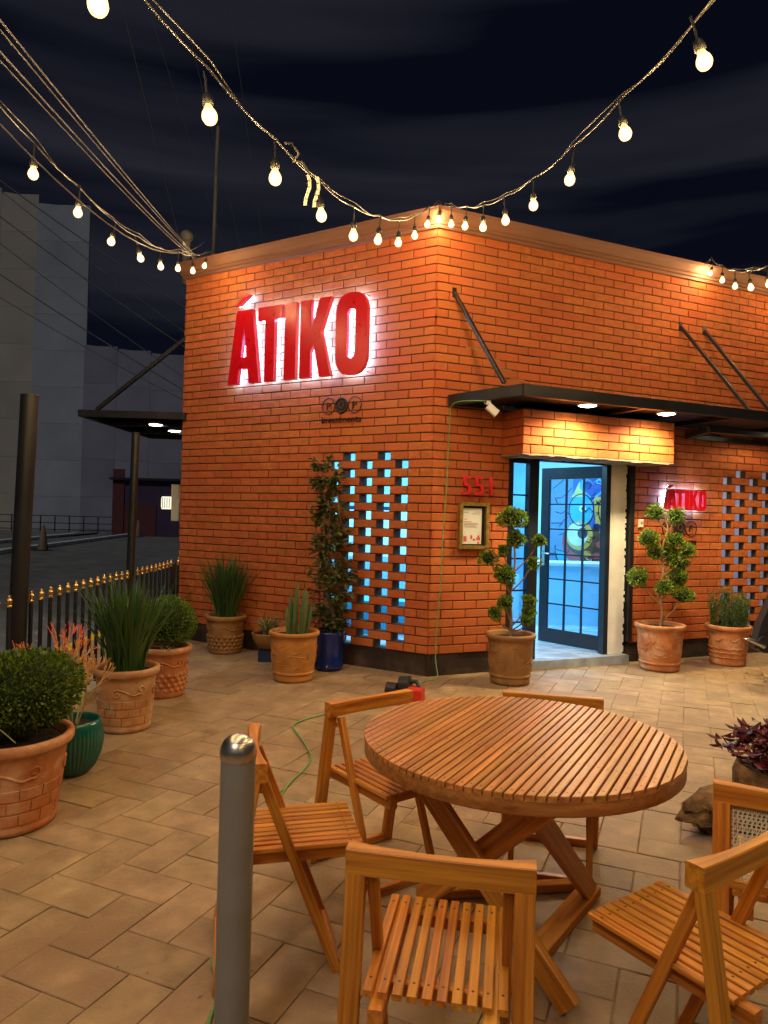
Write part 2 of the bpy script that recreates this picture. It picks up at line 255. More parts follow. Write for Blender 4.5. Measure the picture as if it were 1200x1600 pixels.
# ------------------------------------------------------------------ mesh building helpers
def frame(p0, p1, up=(0, 0, 1)):
    x = (Vector(p1) - Vector(p0)).normalized(); u = Vector(up)
    y = u.cross(x)
    if y.length < 1e-5: y = Vector((0, 1, 0)).cross(x)
    y.normalize(); z = x.cross(y)
    m = Matrix((x, y, z)).transposed().to_4x4(); m.translation = (Vector(p0) + Vector(p1)) / 2
    return m
class MB:
    def __init__(s): s.v = []; s.f = []; s.mi = []; s.sm = []
    def add(s, vs, fs, mi=0, smooth=False):
        o = len(s.v); s.v += [tuple(v) for v in vs]; s.f += [tuple(i + o for i in f) for f in fs]
        s.mi += [mi] * len(fs); s.sm += [smooth] * len(fs)
    def box(s, lo, hi, mat=None, mi=0, ch=0.0):
        x0, y0, z0 = lo; x1, y1, z1 = hi
        vs = [(x0, y0, z0), (x1, y0, z0), (x1, y1, z0), (x0, y1, z0), (x0, y0, z1), (x1, y0, z1), (x1, y1, z1), (x0, y1, z1)]
        if mat is not None: vs = [mat @ Vector(v) for v in vs]
        s.add(vs, [(0, 3, 2, 1), (4, 5, 6, 7), (0, 1, 5, 4), (1, 2, 6, 5), (2, 3, 7, 6), (3, 0, 4, 7)], mi)
    def bar(s, p0, p1, w, t, up=(0, 0, 1), ext=0, mi=0):
        m = frame(p0, p1, up); l = (Vector(p1) - Vector(p0)).length / 2 + ext
        s.box((-l, -w / 2, -t / 2), (l, w / 2, t / 2), m, mi)
    def cbox(s, sx, sy, sz, c=0.003, mat=None, mi=0):
        """box with chamfered edges along its length (x) and ends"""
        pr = [(-sy / 2 + c, -sz / 2), (sy / 2 - c, -sz / 2), (sy / 2, -sz / 2 + c), (sy / 2, sz / 2 - c), (sy / 2 - c, sz / 2), (-sy / 2 + c, sz / 2), (-sy / 2, sz / 2 - c), (-sy / 2, -sz / 2 + c)]
        vs = [(-sx / 2, y, z) for y, z in pr] + [(sx / 2, y, z) for y, z in pr]
        if mat is not None: vs = [mat @ Vector(v) for v in vs]
        fs = [(i, (i + 1) % 8, 8 + (i + 1) % 8, 8 + i) for i in range(8)] + [tuple(range(7, -1, -1)), tuple(range(8, 16))]
        s.add(vs, [f[::-1] for f in fs] if False else fs, mi)
    def tube(s, pts, rad, seg=8, mi=0, cap=True, smooth=True):
        pts = [Vector(p) for p in pts]; n = len(pts)
        if not hasattr(rad, '__len__'): rad = [rad] * n
        vs = []; prev = None
        for i, p in enumerate(pts):
            d = (pts[min(i + 1, n - 1)] - pts[max(i - 1, 0)])
            if d.length < 1e-9: d = Vector((0, 0, 1))
            d.normalize()
            if prev is None:
                a = Vector((0, 0, 1)) if abs(d.z) < 0.9 else Vector((1, 0, 0)); a = a.cross(d).normalized()
            else:
                a = prev - d * prev.dot(d)
                a = a.normalized() if a.length > 1e-6 else Vector((1, 0, 0))
            prev = a; b = d.cross(a)
            for k in range(seg):
                t = 2 * math.pi * k / seg; vs.append(p + (a * math.cos(t) + b * math.sin(t)) * rad[i])
        fs = []
        for i in range(n - 1):
            for k in range(seg): fs.append((i * seg + k, i * seg + (k + 1) % seg, (i + 1) * seg + (k + 1) % seg, (i + 1) * seg + k))
        s.add(vs, fs, mi, smooth)
        if cap: s.add([vs[k] for k in range(seg)], [tuple(range(seg - 1, -1, -1))], mi); s.add(vs[-seg:], [tuple(range(seg))], mi)
    def lathe(s, prof, seg=32, mi=0, smooth=True, off=(0, 0, 0), fn=None):
        vs = []
        for r, z in prof:
            for k in range(seg):
                t = 2 * math.pi * k / seg; rr = r if fn is None else fn(r, z, t)
                vs.append((off[0] + rr * math.cos(t), off[1] + rr * math.sin(t), off[2] + z))
        fs = [(i * seg + k, i * seg + (k + 1) % seg, (i + 1) * seg + (k + 1) % seg, (i + 1) * seg + k) for i in range(len(prof) - 1) for k in range(seg)]
        s.add(vs, fs, mi, smooth)
    def ico(s, c, r, sub=2, mi=0, sq=(1, 1, 1), jit=0.0):
        bm = bmesh.new(); bmesh.ops.create_icosphere(bm, subdivisions=sub, radius=1.0)
        vs = [Vector(c) + Vector((v.co.x * sq[0], v.co.y * sq[1], v.co.z * sq[2])) * r * (1 + random.uniform(-jit, jit)) for v in bm.verts]
        fs = [tuple(v.index for v in f.verts) for f in bm.faces]; bm.free(); s.add(vs, fs, mi, True)
    def prism(s, poly, d0, d1, mat=None, mi=0, mi_side=None):
        """extrude a 2-D polygon (x, z) between y = d0 and y = d1"""
        n = len(poly); vs = [(x, d0, z) for x, z in poly] + [(x, d1, z) for x, z in poly]
        if mat is not None: vs = [mat @ Vector(v) for v in vs]
        s.add(vs, [tuple(range(n))], mi); s.add(vs, [tuple(range(2 * n - 1, n - 1, -1))], mi)
        s.add(vs, [((i + 1) % n, i, n + i, n + (i + 1) % n) for i in range(n)], mi if mi_side is None else mi_side)
    def mesh(s, name):
        me = bpy.data.meshes.new(name); me.from_pydata(s.v, [], s.f)
        me.polygons.foreach_set('material_index', s.mi); me.polygons.foreach_set('use_smooth', s.sm); me.update()
        return me
    def build(s, name, mats, parent=None, matrix=None, fix=False):
        me = s.mesh(name)
        if fix:
            bm = bmesh.new(); bm.from_mesh(me); bmesh.ops.recalc_face_normals(bm, faces=bm.faces); bm.to_mesh(me); bm.free()
        return link(name, me, mats, parent, matrix)
def link(name, me, mats, parent=None, matrix=None):
    if not isinstance(mats, (list, tuple)): mats = [mats]
    if len(me.materials) == 0:
        for m in mats: me.materials.append(M[m] if isinstance(m, str) else m)
    o = bpy.data.objects.new(name, me); COL.objects.link(o)
    if parent is not None: o.parent = parent
    if matrix is not None: o.matrix_local = matrix
    return o
def tag(o, label, cat, group=None):
    o['label'] = label; o['category'] = cat
    if group: o['group'] = group
    return o
def struct(o): o['kind'] = 'structure'; return o
def stuff(o): o['kind'] = 'stuff'; return o
def thing(name, label, cat, loc=(0, 0, 0), rz=0.0, group=None):
    o = bpy.data.objects.new(name, None); COL.objects.link(o); o.location = loc; o.rotation_euler = (0, 0, rz); o.empty_display_size = 0.1
    return tag(o, label, cat, group)
def bar_obj(name, p0, p1, w, t, mat, parent, up=(0, 0, 1), ext=0.0, c=0.003):
    b = MB(); b.cbox((Vector(p1) - Vector(p0)).length + 2 * ext, w, t, c)
    return b.build(name, mat, parent, frame(p0, p1, up), fix=True)
def light(name, kind, loc, energy, col, parent=None, **kw):
    d = bpy.data.lights.new(name, kind); d.energy = energy; d.color = col
    for k, v in kw.items():
        if k != 'rot': setattr(d, k, v)
    o = bpy.data.objects.new(name, d); COL.objects.link(o); o.location = loc
    if 'rot' in kw: o.rotation_euler = kw['rot']
    if parent is not None: o.parent = parent
    return o
def text_mesh(txt, size, extrude, spacing=1.0):
    cu = bpy.data.curves.new('lettering', 'FONT'); cu.body = txt; cu.size = size; cu.extrude = extrude; cu.space_character = spacing; cu.resolution_u = 4
    o = bpy.data.objects.new('lettering', cu); COL.objects.link(o)
    bpy.context.view_layer.update()
    me = bpy.data.meshes.new_from_object(o.evaluated_get(bpy.context.evaluated_depsgraph_get()))
    bpy.data.objects.remove(o); bpy.data.curves.remove(cu)
    return me

# camera-space size test, used only to choose which pieces become single objects
_ci = cam.matrix_world.inverted()
def seen(p, margin=0.0):
    q = _ci @ Vector(p)
    if q.z > -0.1: return None
    x = q.x / -q.z * F_PX; y = q.y / -q.z * F_PX
    if abs(x) > 600 + margin or abs(y) > 800 + margin: return None
    return -q.z

# ------------------------------------------------------------------ wall frames (u along the wall from the corner, n outwards, z up)
C0 = Vector((0.4707, 7.1075, 0)); aL, aR = R_(59.5), R_(66.8)
dL = Vector((-math.sin(aL), math.cos(aL), 0)); dR = Vector((math.sin(aR), math.cos(aR), 0))
nL = Vector((-math.cos(aL), -math.sin(aL), 0)); nR = Vector((math.cos(aR), -math.sin(aR), 0))
def WL(u, n, z): return C0 + dL * u + nL * n + Vector((0, 0, z))
def WR(u, n, z): return C0 + dR * u + nR * n + Vector((0, 0, z))
def mat_wall(d, n):   # local x = along the wall seen from outside left-to-right, y = into the wall, z = up
    x = d; y = -n
    m = Matrix((x, y, Vector((0, 0, 1)))).transposed().to_4x4(); m.translation = C0
    return m
ML = mat_wall(-dL, nL)     # x = -u
MR = mat_wall(dR, nR)      # x = +u
CH = 0.0892; Z0 = 0.22; NC = 48; BL = 0.28; JT = 0.011; ZT = Z0 + NC * CH

# ------------------------------------------------------------------ ground, patio, road
g = MB(); g.add([(-900, -400, -.125), (900, -400, -.125), (900, 1500, -.125), (-900, 1500, -.125)], [(0, 1, 2, 3)])
struct(g.build('road', 'asphalt'))
g = MB(); g.box((-3.5, -5, -.2), (14, 13, -.0075))
pat = struct(g.build('patio_pavement', 'sand'))
ca, sa = math.cos(R_(-23.2)), math.sin(R_(-23.2)); PW = 0.193
def paver_mesh(l, w):
    b = MB(); t = 0.012; c = 0.004; h = 0.0
    x, y = l / 2, w / 2
    vs = [(-x, -y, -t), (x, -y, -t), (x, y, -t), (-x, y, -t), (-x, -y, h - .0022), (x, -y, h - .0022), (x, y, h - .0022), (-x, y, h - .0022),
          (-x + c, -y + c, h), (x - c, -y + c, h), (x - c, y - c, h), (-x + c, y - c, h)]
    fs = [(0, 1, 5, 4), (1, 2, 6, 5), (2, 3, 7, 6), (3, 0, 4, 7), (4, 5, 9, 8), (5, 6, 10, 9), (6, 7, 11, 10), (7, 4, 8, 11), (8, 9, 10, 11)]
    b.add(vs, fs); return b
gapj = 0.0045
pm_h = paver_mesh(2 * PW - gapj, PW - gapj)
pav = []
for i in range(-45, 75):
    for j in range(-30, 75):
        r = (i - j) % 4
        if r == 0: cx, cy, rot = (i + 1) * PW, (j + .5) * PW, 0
        elif r == 3: cx, cy, rot = (i + .5) * PW, (j + 1) * PW, 1
        else: continue
        X = cx * ca - cy * sa; Y = cx * sa + cy * ca
        if not (-3.3 < X < 7.5 and 0.8 < Y < 9.9): continue
        rel = Vector((X, Y, 0)) - C0
        if rel.dot(nL) < -0.25 and rel.dot(nR) < -0.25: continue
        d = seen((X, Y, 0), 30)
        pav.append((d if d else 99, X, Y, rot))
pav.sort()
hm = pm_h.mesh('paver'); hm.materials.append(M['paver'])
big = MB(); cnt = 0
for d, X, Y, rot in pav:
    a = R_(-23.2) + (math.pi / 2 if rot else 0) + random.gauss(0, .004)
    mt = Matrix.Translation((X, Y, random.gauss(0, .0011))) @ Matrix.Rotation(a, 4, 'Z') @ Matrix.Rotation(random.gauss(0, .003), 4, 'X') @ Matrix.Rotation(random.gauss(0, .002), 4, 'Y')
    if d < 90 and cnt < 295:
        link('paver', hm, 'paver', pat, mt); cnt += 1
    else:
        big.add([mt @ Vector(v) for v in pm_h.v], pm_h.f)
stuff(big.build('distant_pavers', 'paver', pat))
# pavement strip outside the fence with its yellow kerb, and the kerbs across the road
g = MB(); g.box((-3.72, -3, -.2), (-3.505, 16, -.02)); g.box((-3.70, -3, -.019), (-3.52, 16, -.012))
struct(g.build('yellow_kerb', 'yellow'))
def kerb(name, pts, w, h, mat):
    b = MB()
    for a, c in zip(pts, pts[1:]): b.bar((a[0], a[1], -.125 + h / 2), (c[0], c[1], -.125 + h / 2), w, h)
    return struct(b.build(name, mat))
kerb('far_kerb', [(-12.6, 18), (-13.83, 25.67), (-14.4, 30.25), (-16.96, 49.94), (-18.0, 57)], 0.35, 0.16, 'kerb')
kerb('far_pavement_kerb', [(-16.0, 22), (-17.84, 33.09), (-19.59, 45.5)], 0.4, 0.15, 'kerb')
g = MB(); g.add([(-60, 20, -.02), (-18.0, 33.5, -.02), (-19.2, 47.9, -.02), (-60, 47.9, -.02)], [(0, 1, 2, 3)]); struct(g.build('far_pavement', 'asphalt'))

# ------------------------------------------------------------------ brick building
bld = thing('brick_building', 'orange brick corner building with stucco cornice and dark plinth', 'building', C0)
BI = Matrix.Translation(-C0)
def under_bld(m): return BI @ m
def slab(mb, mt, u0, u1, z0, z1, y0, y1, opens):
    us = sorted({u0, u1, *[o[0] for o in opens], *[o[1] for o in opens]}); us = [u for u in us if u0 <= u <= u1]
    for a, b in zip(us, us[1:]):
        zz = [(z0, z1)]
        for o in opens:
            if o[0] < (a + b) / 2 < o[1]:
                nz = []
                for p, q in zz:
                    if o[3] <= p or o[2] >= q: nz.append((p, q)); continue
                    if o[2] > p: nz.append((p, o[2]))
                    if o[3] < q: nz.append((o[3], q))
                zz = nz
        for p, q in zz: mb.box((a, y0, p), (b, y1, q), mt)
LAT_L = (-1.34, -0.28, Z0, Z0 + 23 * CH)             # in local x (= -u)
LAT_R = (3.99, 6.0, Z0 + CH, Z0 + 23.5 * CH)
DOOR = (0.91, 2.58, 0.0, Z0 + 23 * CH)
mbw = MB(); slab(mbw, ML, -3.515, -0.03, Z0, ZT, 0.014, 0.16, [LAT_L]); wallL = mbw.build('wall', 'mortar', bld, under_bld(Matrix()))
mbw = MB(); slab(mbw, MR, 0.03, 7.0, Z0, ZT, 0.014, 0.16, [LAT_R, DOOR]); wallR = mbw.build('wall', 'mortar', bld, under_bld(Matrix()))
# the other sides of the block (plain render) and roof deck
eL, eR = WL(3.515, -.02, 0), WR(7.0, -.02, 0)
mbw = MB(); mbw.bar(eL + Vector((.06, .1, 2.3)), Vector((-1.2, 14.0, 2.3)), .15, 4.5); mbw.bar(Vector((-1.2, 14.0, 2.3)), Vector((7.5, 14.0, 2.3)), .15, 4.5); mbw.bar(Vector((7.5, 14, 2.3)), eR + Vector((-.06, .1, 2.3)), .15, 4.5)
mbw.build('side_wall', 'mortar', bld, under_bld(Matrix()))
mbw = MB(); q = [WL(3.45, -.2, 0), WL(0, -.25, 0), WR(6.95, -.2, 0), Vector((7.4, 13.9, 0)), Vector((-1.2, 13.9, 0))]
mbw.add([(p.x, p.y, 4.55) for p in q], [(0, 1, 2, 3, 4)]); mbw.build('roof_deck', 'cement', bld, under_bld(Matrix()))
# plinth
mbw = MB(); mbw.box((-3.51, 0.022, 0.0), (0.012, 0.2, Z0), ML); mbw.build('plinth', 'plinth', bld, under_bld(Matrix()))
mbw = MB(); mbw.box((0.0, 0.022, 0.0), (0.91, 0.2, Z0 - .001), MR); mbw.build('plinth', 'plinth', bld, under_bld(Matrix()))
mbw = MB(); mbw.box((2.58, 0.022, 0.0), (7.0, 0.2, Z0 - .001), MR); mbw.build('plinth', 'plinth', bld, under_bld(Matrix()))
# cornice, mitred round the corner
prof = [(0.0, 4.492), (.028, 4.497), (.030, 4.525), (.050, 4.532), (.052, 4.556), (.072, 4.568), (.088, 4.598), (.112, 4.640), (.118, 4.676), (-.24, 4.690), (-.24, 4.52)]
bis = (nL + nR).normalized(); kk = 1 / bis.dot(nL)
mbw = MB()
def prow(fn): return [fn(n) + Vector((0, 0, z)) for n, z in prof]
rows = [prow(lambda n: WL(3.53 + max(n, 0) * .3, n, 0)), prow(lambda n: C0 + bis * (n * kk)), prow(lambda n: WR(7.0, n, 0))]
np_ = len(prof)
for a, b in zip(rows, rows[1:]):
    for i in range(np_ - 1): mbw.add([a[i], b[i], b[i + 1], a[i + 1]], [(0, 1, 2, 3)])
mbw.add(rows[0], [tuple(range(np_))])
mbw.build('cornice', 'cornice', bld, under_bld(Matrix()))

# bricks: shared chamfered block, front face at y = 0, x and z centred
def brick_proto():
    b = MB(); c = 0.035; d = 0.10; cz = 0.05
    vs = [(-.5, 1, -.5), (.5, 1, -.5), (.5, 1, .5), (-.5, 1, .5), (-.5, .03, -.5), (.5, .03, -.5), (.5, .03, .5), (-.5, .03, .5),
          (-.5 + c * .4, 0, -.5 + cz), (.5 - c * .4, 0, -.5 + cz), (.5 - c * .4, 0, .5 - cz), (-.5 + c * .4, 0, .5 - cz)]
    fs = [(3, 2, 1, 0), (0, 1, 5, 4), (1, 2, 6, 5), (2, 3, 7, 6), (3, 0, 4, 7), (4, 5, 9, 8), (5, 6, 10, 9), (6, 7, 11, 10), (7, 4, 8, 11), (8, 9, 10, 11)]
    b.add(vs, fs); return b
bp = brick_proto(); brick_me = bp.mesh('brick'); brick_me.materials.append(M['brick'])
lat_mortar = [MB(), MB()]
bricks = []     # (wall matrix, parent index, x0, x1, zc, height, depth, front y)
def cut(runs, holes):
    out = []
    for a, b in runs:
        segs = [(a, b)]
        for h0, h1 in holes:
            ns_ = []
            for p, q in segs:
                if h1 <= p or h0 >= q: ns_.append((p, q)); continue
                if h0 - p > .02: ns_.append((p, h0))
                if q - h1 > .02: ns_.append((h1, q))
            segs = ns_
        out += segs
    return out
def course(x0, x1, off):
    runs = []; x = x0 - off
    while x < x1:
        a, b = max(x, x0), min(x + BL, x1)
        if b - a > .015: runs.append((a, b))
        x += BL
    return runs
def lay(mt, wi, runs, k, depth=0.10, y0=0.0, zbase=Z0):
    for a, b in runs:
        bricks.append((mt, wi, a + JT / 2, b - JT / 2, zbase + (k + .5) * CH, CH - JT, depth, y0 + random.gauss(0, .0013)))
for k in range(NC):
    off = (0 if k % 2 else BL / 2) + random.uniform(-.012, .012)
    # left wall runs from -3.515 to the corner; keep a whole or half brick at the corner
    runs = [(-b, -a) for a, b in course(0, 3.515, off)]
    if k < 23: runs = cut(runs, [(LAT_L[0], LAT_L[1])])
    lay(ML, 0, runs, k)
    offr = (0 if k % 2 else BL / 2) + random.uniform(-.012, .012)
    runs = course(0, 7.0, offr)
    if k < 23: runs = cut(runs, [(DOOR[0], DOOR[1])])
    if 1 <= k < 23: runs = cut(runs, [(LAT_R[0], 6.0)])
    lay(MR, 1, runs, k)
    if k < 23:   # open lattice, left wall
        if k % 2: br = [(.431, .712), (.862, 1.143), (1.293, 1.34)]
        else: br = [(.28, .492), (.643, .928), (1.078, 1.34)]
        lay(ML, 0, [(-b, -a) for a, b in br], k, 0.165, 0.004)
        for a, b in br: lat_mortar[0].box((-b, .014, Z0 + k * CH - .0004 * (k % 2)), (-a, .160, Z0 + (k + 1) * CH + .0004 * (k % 2)), ML)
    if 1 <= k < 23:
        if k % 2: br = [(4.143 + .45 * i, 4.445 + .45 * i) for i in range(4)]
        else: br = [(3.99, 4.21)] + [(4.37 + .45 * i, 4.67 + .45 * i) for i in range(4)]
        lay(MR, 1, br, k, 0.085, 0.004)
        for a, b in br: lat_mortar[1].box((a, .014, Z0 + k * CH - .0004 * (k % 2)), (b, .084, Z0 + (k + 1) * CH + .0004 * (k % 2)), MR)
stuff(lat_mortar[0].build('lattice_mortar', 'mortar', wallL)); stuff(lat_mortar[1].build('lattice_mortar', 'mortar', wallR))
# brick box over the entrance
HB0, HB1, HBN, HBZ = 0.80, 2.78, 0.40, 2.262
mbw = MB(); mbw.box((HB0 + .014, -HBN + .014, HBZ), (HB1 - .014, 0.0, HBZ + 5 * CH), MR); hdr = mbw.build('entrance_header', 'mortar', bld, under_bld(Matrix()))
mbw = MB()
random.seed(11)
xs = [HB0 - .006 + i * (HB1 - HB0 + .012) / 26 for i in range(27)]
for a, b in zip(xs, xs[1:]):
    h = random.uniform(.008, .022); mbw.box((a, -HBN - random.uniform(.000, .008), HBZ - h), (b, 0.012, HBZ + .002), MR)
mbw.build('lintel_render', 'cement', bld, under_bld(Matrix()))
MS = Matrix((-nR, -dR * -1, Vector((0, 0, 1)))).transposed().to_4x4()   # left flank of the box: x runs to the wall, y into the box
MS = Matrix((nR * -1, dR, Vector((0, 0, 1)))).transposed().to_4x4(); MS.translation = WR(HB0, HBN, 0)
for k in range(5):
    lay(MR, 2, course(HB0, HB1, 0.05 if k % 2 else .19), k, 0.10, -HBN, HBZ)
    lay(MS, 2, course(0.0, HBN, 0.02 if k % 2 else .16), k, 0.05, 0.0, HBZ)
cand = []
for i, (mt, wi, a, b, zc, h, d, y0) in enumerate(bricks):
    p = mt @ Vector(((a + b) / 2, 0, zc)); dd = seen(p)
    nn = (nL, nR, nR)[wi]
    if dd is None: continue
    v = (Vector((0, 0, CAM_H)) - p); area = (b - a) * h * abs(v.normalized().dot(nn)) / dd ** 2
    if zc < 0.9 and wi == 0 and a < -1.3: continue
    cand.append((-area, i))
cand.sort(); single = {i for _, i in cand[:296]}
rest = [MB(), MB(), MB()]; par = [wallL, wallR, hdr]
for i, (mt, wi, a, b, zc, h, d, y0) in enumerate(bricks):
    m_ = mt @ Matrix.Translation(((a + b) / 2, y0, zc)) @ Matrix.Rotation(random.gauss(0, .003), 4, 'Y') @ Matrix.Diagonal((b - a, d, h, 1))
    if i in single: link('brick', brick_me, 'brick', par[wi], m_)
    else: rest[wi].add([m_ @ Vector(v) for v in bp.v], bp.f)
for r, p_ in zip(rest, par):
    if r.v: stuff(r.build('brickwork', 'brick', p_))
# dark joint cracks beside the first tie rod (stepped line of opened joints)
def patch(name, pts, mat, w=.010):
    b = MB()
    for (ua, ca_), (ub, cb_) in zip(pts, pts[1:]):
        za, zb = Z0 + ca_ * CH, Z0 + cb_ * CH
        b.box((min(ua, ub) - w * .5, .003, min(za, zb) - w * .5), (max(ua, ub) + w * .5, .016, max(za, zb) + w * .5), MR)
    return b.build(name, mat, bld, under_bld(Matrix()))
patch('mortar_repair', [(.36, 35), (.62, 35), (.62, 34), (.76, 34), (.76, 33), (.90, 33), (.90, 32), (1.06, 32)], 'cement', .014)
patch('opened_joint', [(.55, 36), (1.04, 36), (1.04, 35), (1.18, 35), (1.18, 34), (1.32, 34), (1.32, 32)], 'm_line', .016)
# door surround, sill, room behind
mbw = MB(); mbw.box((2.29, 0.03, 0.10), (2.50, 0.20, 2.26), MR); mbw.build('door_reveal', 'white', bld, under_bld(Matrix()))
mbw = MB()
random.seed(5)
z = .12
while z < 2.2:
    h = random.uniform(.03, .09); mbw.box((2.495, 0.026, z), (2.505 + random.uniform(0, .012), 0.1, min(z + h, 2.25)), MR); z += h + random.uniform(.005, .05)
mbw.build('ragged_plaster', 'white', bld, under_bld(Matrix()))
mbw = MB(); mbw.box((2.535, -.02, 0.24), (2.592, 0.06, 2.26), MR); mbw.build('shutter_guide', 'black', bld, under_bld(Matrix()))
mbw = MB(); mbw.box((0.95, -.06, 0.0), (2.52, 0.30, 0.098), MR); mbw.build('door_step', 'roomfloor', bld, under_bld(Matrix()))
mbw = MB(); mbw.box((3.992, 0.088, .312), (5.995, .095, 2.31), MR); mbw.build('lattice_pane', 'frosted', bld, under_bld(Matrix()))

# interior
mbw = MB(); q = [WL(3.3, -.3, 0), WL(0.0, -.2, 0), WR(6.9, -.3, 0), Vector((7.3, 13.5, 0)), Vector((-1.1, 13.5, 0))]
mbw.add([(p.x, p.y, 0.1) for p in q], [(0, 1, 2, 3, 4)]); mbw.build('interior_floor', 'roomfloor', bld, under_bld(Matrix()))
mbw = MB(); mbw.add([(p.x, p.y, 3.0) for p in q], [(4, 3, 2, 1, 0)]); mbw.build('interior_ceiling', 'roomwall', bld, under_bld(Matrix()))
mbw = MB(); mbw.box((-1.5, 11.62, 0.1), (7.4, 11.75, 3.0)); mbw.build('interior_wall', 'roomwall', bld, under_bld(Matrix()))
mbw = MB(); slab(mbw, ML, -3.4, -0.2, 0.1, 3.0, 0.165, 0.175, [(-1.34, -.28, Z0, 2.28)]); slab(mbw, MR, 0.15, 3.9, 0.1, 3.0, 0.165, 0.175, [(0.93, 2.28, 0.0, 2.26)])
mbw.build('interior_lining', 'roomwall', bld, under_bld(Matrix()))
ct = thing('reception_counter', 'long white reception counter inside the doorway', 'counter', (0, 0, 0))
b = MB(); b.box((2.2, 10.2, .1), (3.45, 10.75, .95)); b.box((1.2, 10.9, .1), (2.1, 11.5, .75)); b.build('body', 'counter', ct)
b = MB(); b.box((2.15, 10.15, .95), (3.5, 10.8, .99)); b.build('top', 'white', ct)
for (x, y, sx, sy, w) in ((1.7, 9.6, 1.3, .5, 1.0), (0.3, 9.0, 1.0, .5, .8), (3.4, 10.2, 1.0, .5, .8), (-0.6, 10.3, .9, .5, .7)):
    lp = thing('ceiling_panel', {1.7: 'cool ceiling light panel just inside the doorway', 0.3: 'cool ceiling light panel behind the brick lattice', 3.4: 'cool ceiling light panel above the reception counter', -0.6: 'cool ceiling light panel deep in the room behind the lattice'}[x], 'ceiling light', (x, y, 2.96), 0, 'cool ceiling panels inside')
    b = MB(); b.box((-sx / 2, -sy / 2, -.01), (sx / 2, sy / 2, .02)); b.build('diffuser', 'panel', lp)
    light('panel_light', 'AREA', (0, 0, -.03), ROOM_W * w, ROOM_COL, lp, shape='RECTANGLE', size=sx, size_y=sy)
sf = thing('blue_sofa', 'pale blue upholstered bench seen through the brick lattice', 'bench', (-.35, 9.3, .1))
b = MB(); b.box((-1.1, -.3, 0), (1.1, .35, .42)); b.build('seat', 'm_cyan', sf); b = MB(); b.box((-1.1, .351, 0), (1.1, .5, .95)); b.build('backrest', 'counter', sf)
pl = thing('indoor_palm', 'dark leaved indoor plant standing behind the brick lattice', 'plant', (-.75, 9.0, .1))
random.seed(31); b = MB()
for i in range(60):
    a = random.uniform(0, 6.28); d = Vector((math.cos(a), math.sin(a), random.uniform(.4, 1.6))).normalized(); p = Vector((0, 0, random.uniform(.5, 1.3)))
    for k in range(4):
        q0 = p + d * .12 * k - Vector((0, 0, .012 * k * k)); q1 = p + d * .12 * (k + 1) - Vector((0, 0, .012 * (k + 1) ** 2)); b.bar(q0, q1, .04 * (1 - k * .2), .003)
b.build('leaves', 'grassleaf', pl); b = MB(); b.lathe([(.0001, 0), (.14, 0), (.17, .4), (.15, .4)], 20); b.tube([(0, 0, .35), (0, 0, 1.3)], .02, 6); b.build('pot', 'm_navy', pl)
bd = thing('picture_board', 'framed pale blue picture on the room wall behind the lattice', 'picture', (-.2, 11.6, 1.2))
b = MB(); b.box((-.9, -.03, -.4), (.9, 0.0, .55)); b.build('frame', 'm_navy', bd); b = MB(); b.box((-.84, -.036, -.34), (.84, -.0305, .49)); b.build('print', 'm_pale', bd)
# dark cabinet seen through the side light
cb = thing('dark_cabinet', 'tall dark cabinet against the room wall behind the side window', 'cabinet', (1.75, 11.2, .1))
b = MB(); b.box((-.2, -.2, 0), (.2, .3, 1.9)); b.build('body', 'm_navy', cb); b = MB(); b.box((-.16, -.22, .1), (.16, -.202, 1.8)); b.build('door', 'm_grey', cb)

# mural: flat painted shapes on the interior wall
mu = thing('wall_mural', 'blue cartoon mural with big round yellow eye on interior wall', 'mural', (3.2, 11.615, 0))
def flat(name, poly, mat, lift):
    b = MB(); b.prism([(x, z) for x, z in poly], -lift - .0004, -lift); return b.build(name, mat, mu, fix=True)
def disc(cx, cz, rx, rz=None, n=28, a0=0, a1=360): 
    rz = rz or rx
    return [(cx + rx * math.cos(R_(a0 + (a1 - a0) * i / n)), cz + rz * math.sin(R_(a0 + (a1 - a0) * i / n))) for i in range(n + (0 if a1 - a0 == 360 else 1))]
def stroke(name, pts, w, lift, mat='m_line'):
    b = MB()
    for a, c in zip(pts, pts[1:]): b.bar((a[0], -lift, a[1]), (c[0], -lift, c[1]), .002, w, up=(0, 0, 1.0) if abs(a[0] - c[0]) > 1e-6 else (1, 0, 0), ext=w * .3)
    return b.build(name, mat, mu)
flat('painted_ground', [(-.62, .45), (.62, .45), (.62, 2.36), (-.62, 2.36)], 'm_blue', .001)
flat('painted_panel', [(-.61, .50), (-.12, .50), (-.12, 2.30), (-.61, 2.30)], 'm_grey', .004)
flat('painted_dark_band', [(-.12, .50), (.61, .50), (.61, .85), (-.12, .85)], 'm_navy', .004)
flat('painted_red_arc', disc(.18, 1.26, .46, .46, 24, 165, 375), 'm_red', .007)
flat('painted_bowl', disc(.20, 1.20, .60, .62, 24, 190, 350), 'm_cyan', .0055)
flat('painted_plum', disc(.22, 1.25, .42, .25), 'm_brown', .0085)
flat('painted_head', disc(.02, 1.78, .20, .26), 'm_cyan', .009)
flat('painted_head', disc(.47, 1.78, .17, .27), 'm_pale', .009)
flat('painted_cheek', [(.26, 1.55), (.40, 1.55), (.36, 2.0), (.22, 2.0)], 'm_orange', .0095)
flat('painted_red_bar', [(.30, 2.02), (.60, 2.02), (.60, 2.09), (.30, 2.09)], 'm_red', .0095)
flat('painted_eye', disc(.0, 1.36, .22, .24), 'm_orange', .011)
flat('painted_eye_white', disc(-.03, 1.38, .17, .19), 'm_cream', .0135)
flat('painted_iris', disc(.05, 1.40, .085, .09), 'm_brown', .016); flat('painted_pupil', disc(.06, 1.40, .04), 'm_line', .0185)
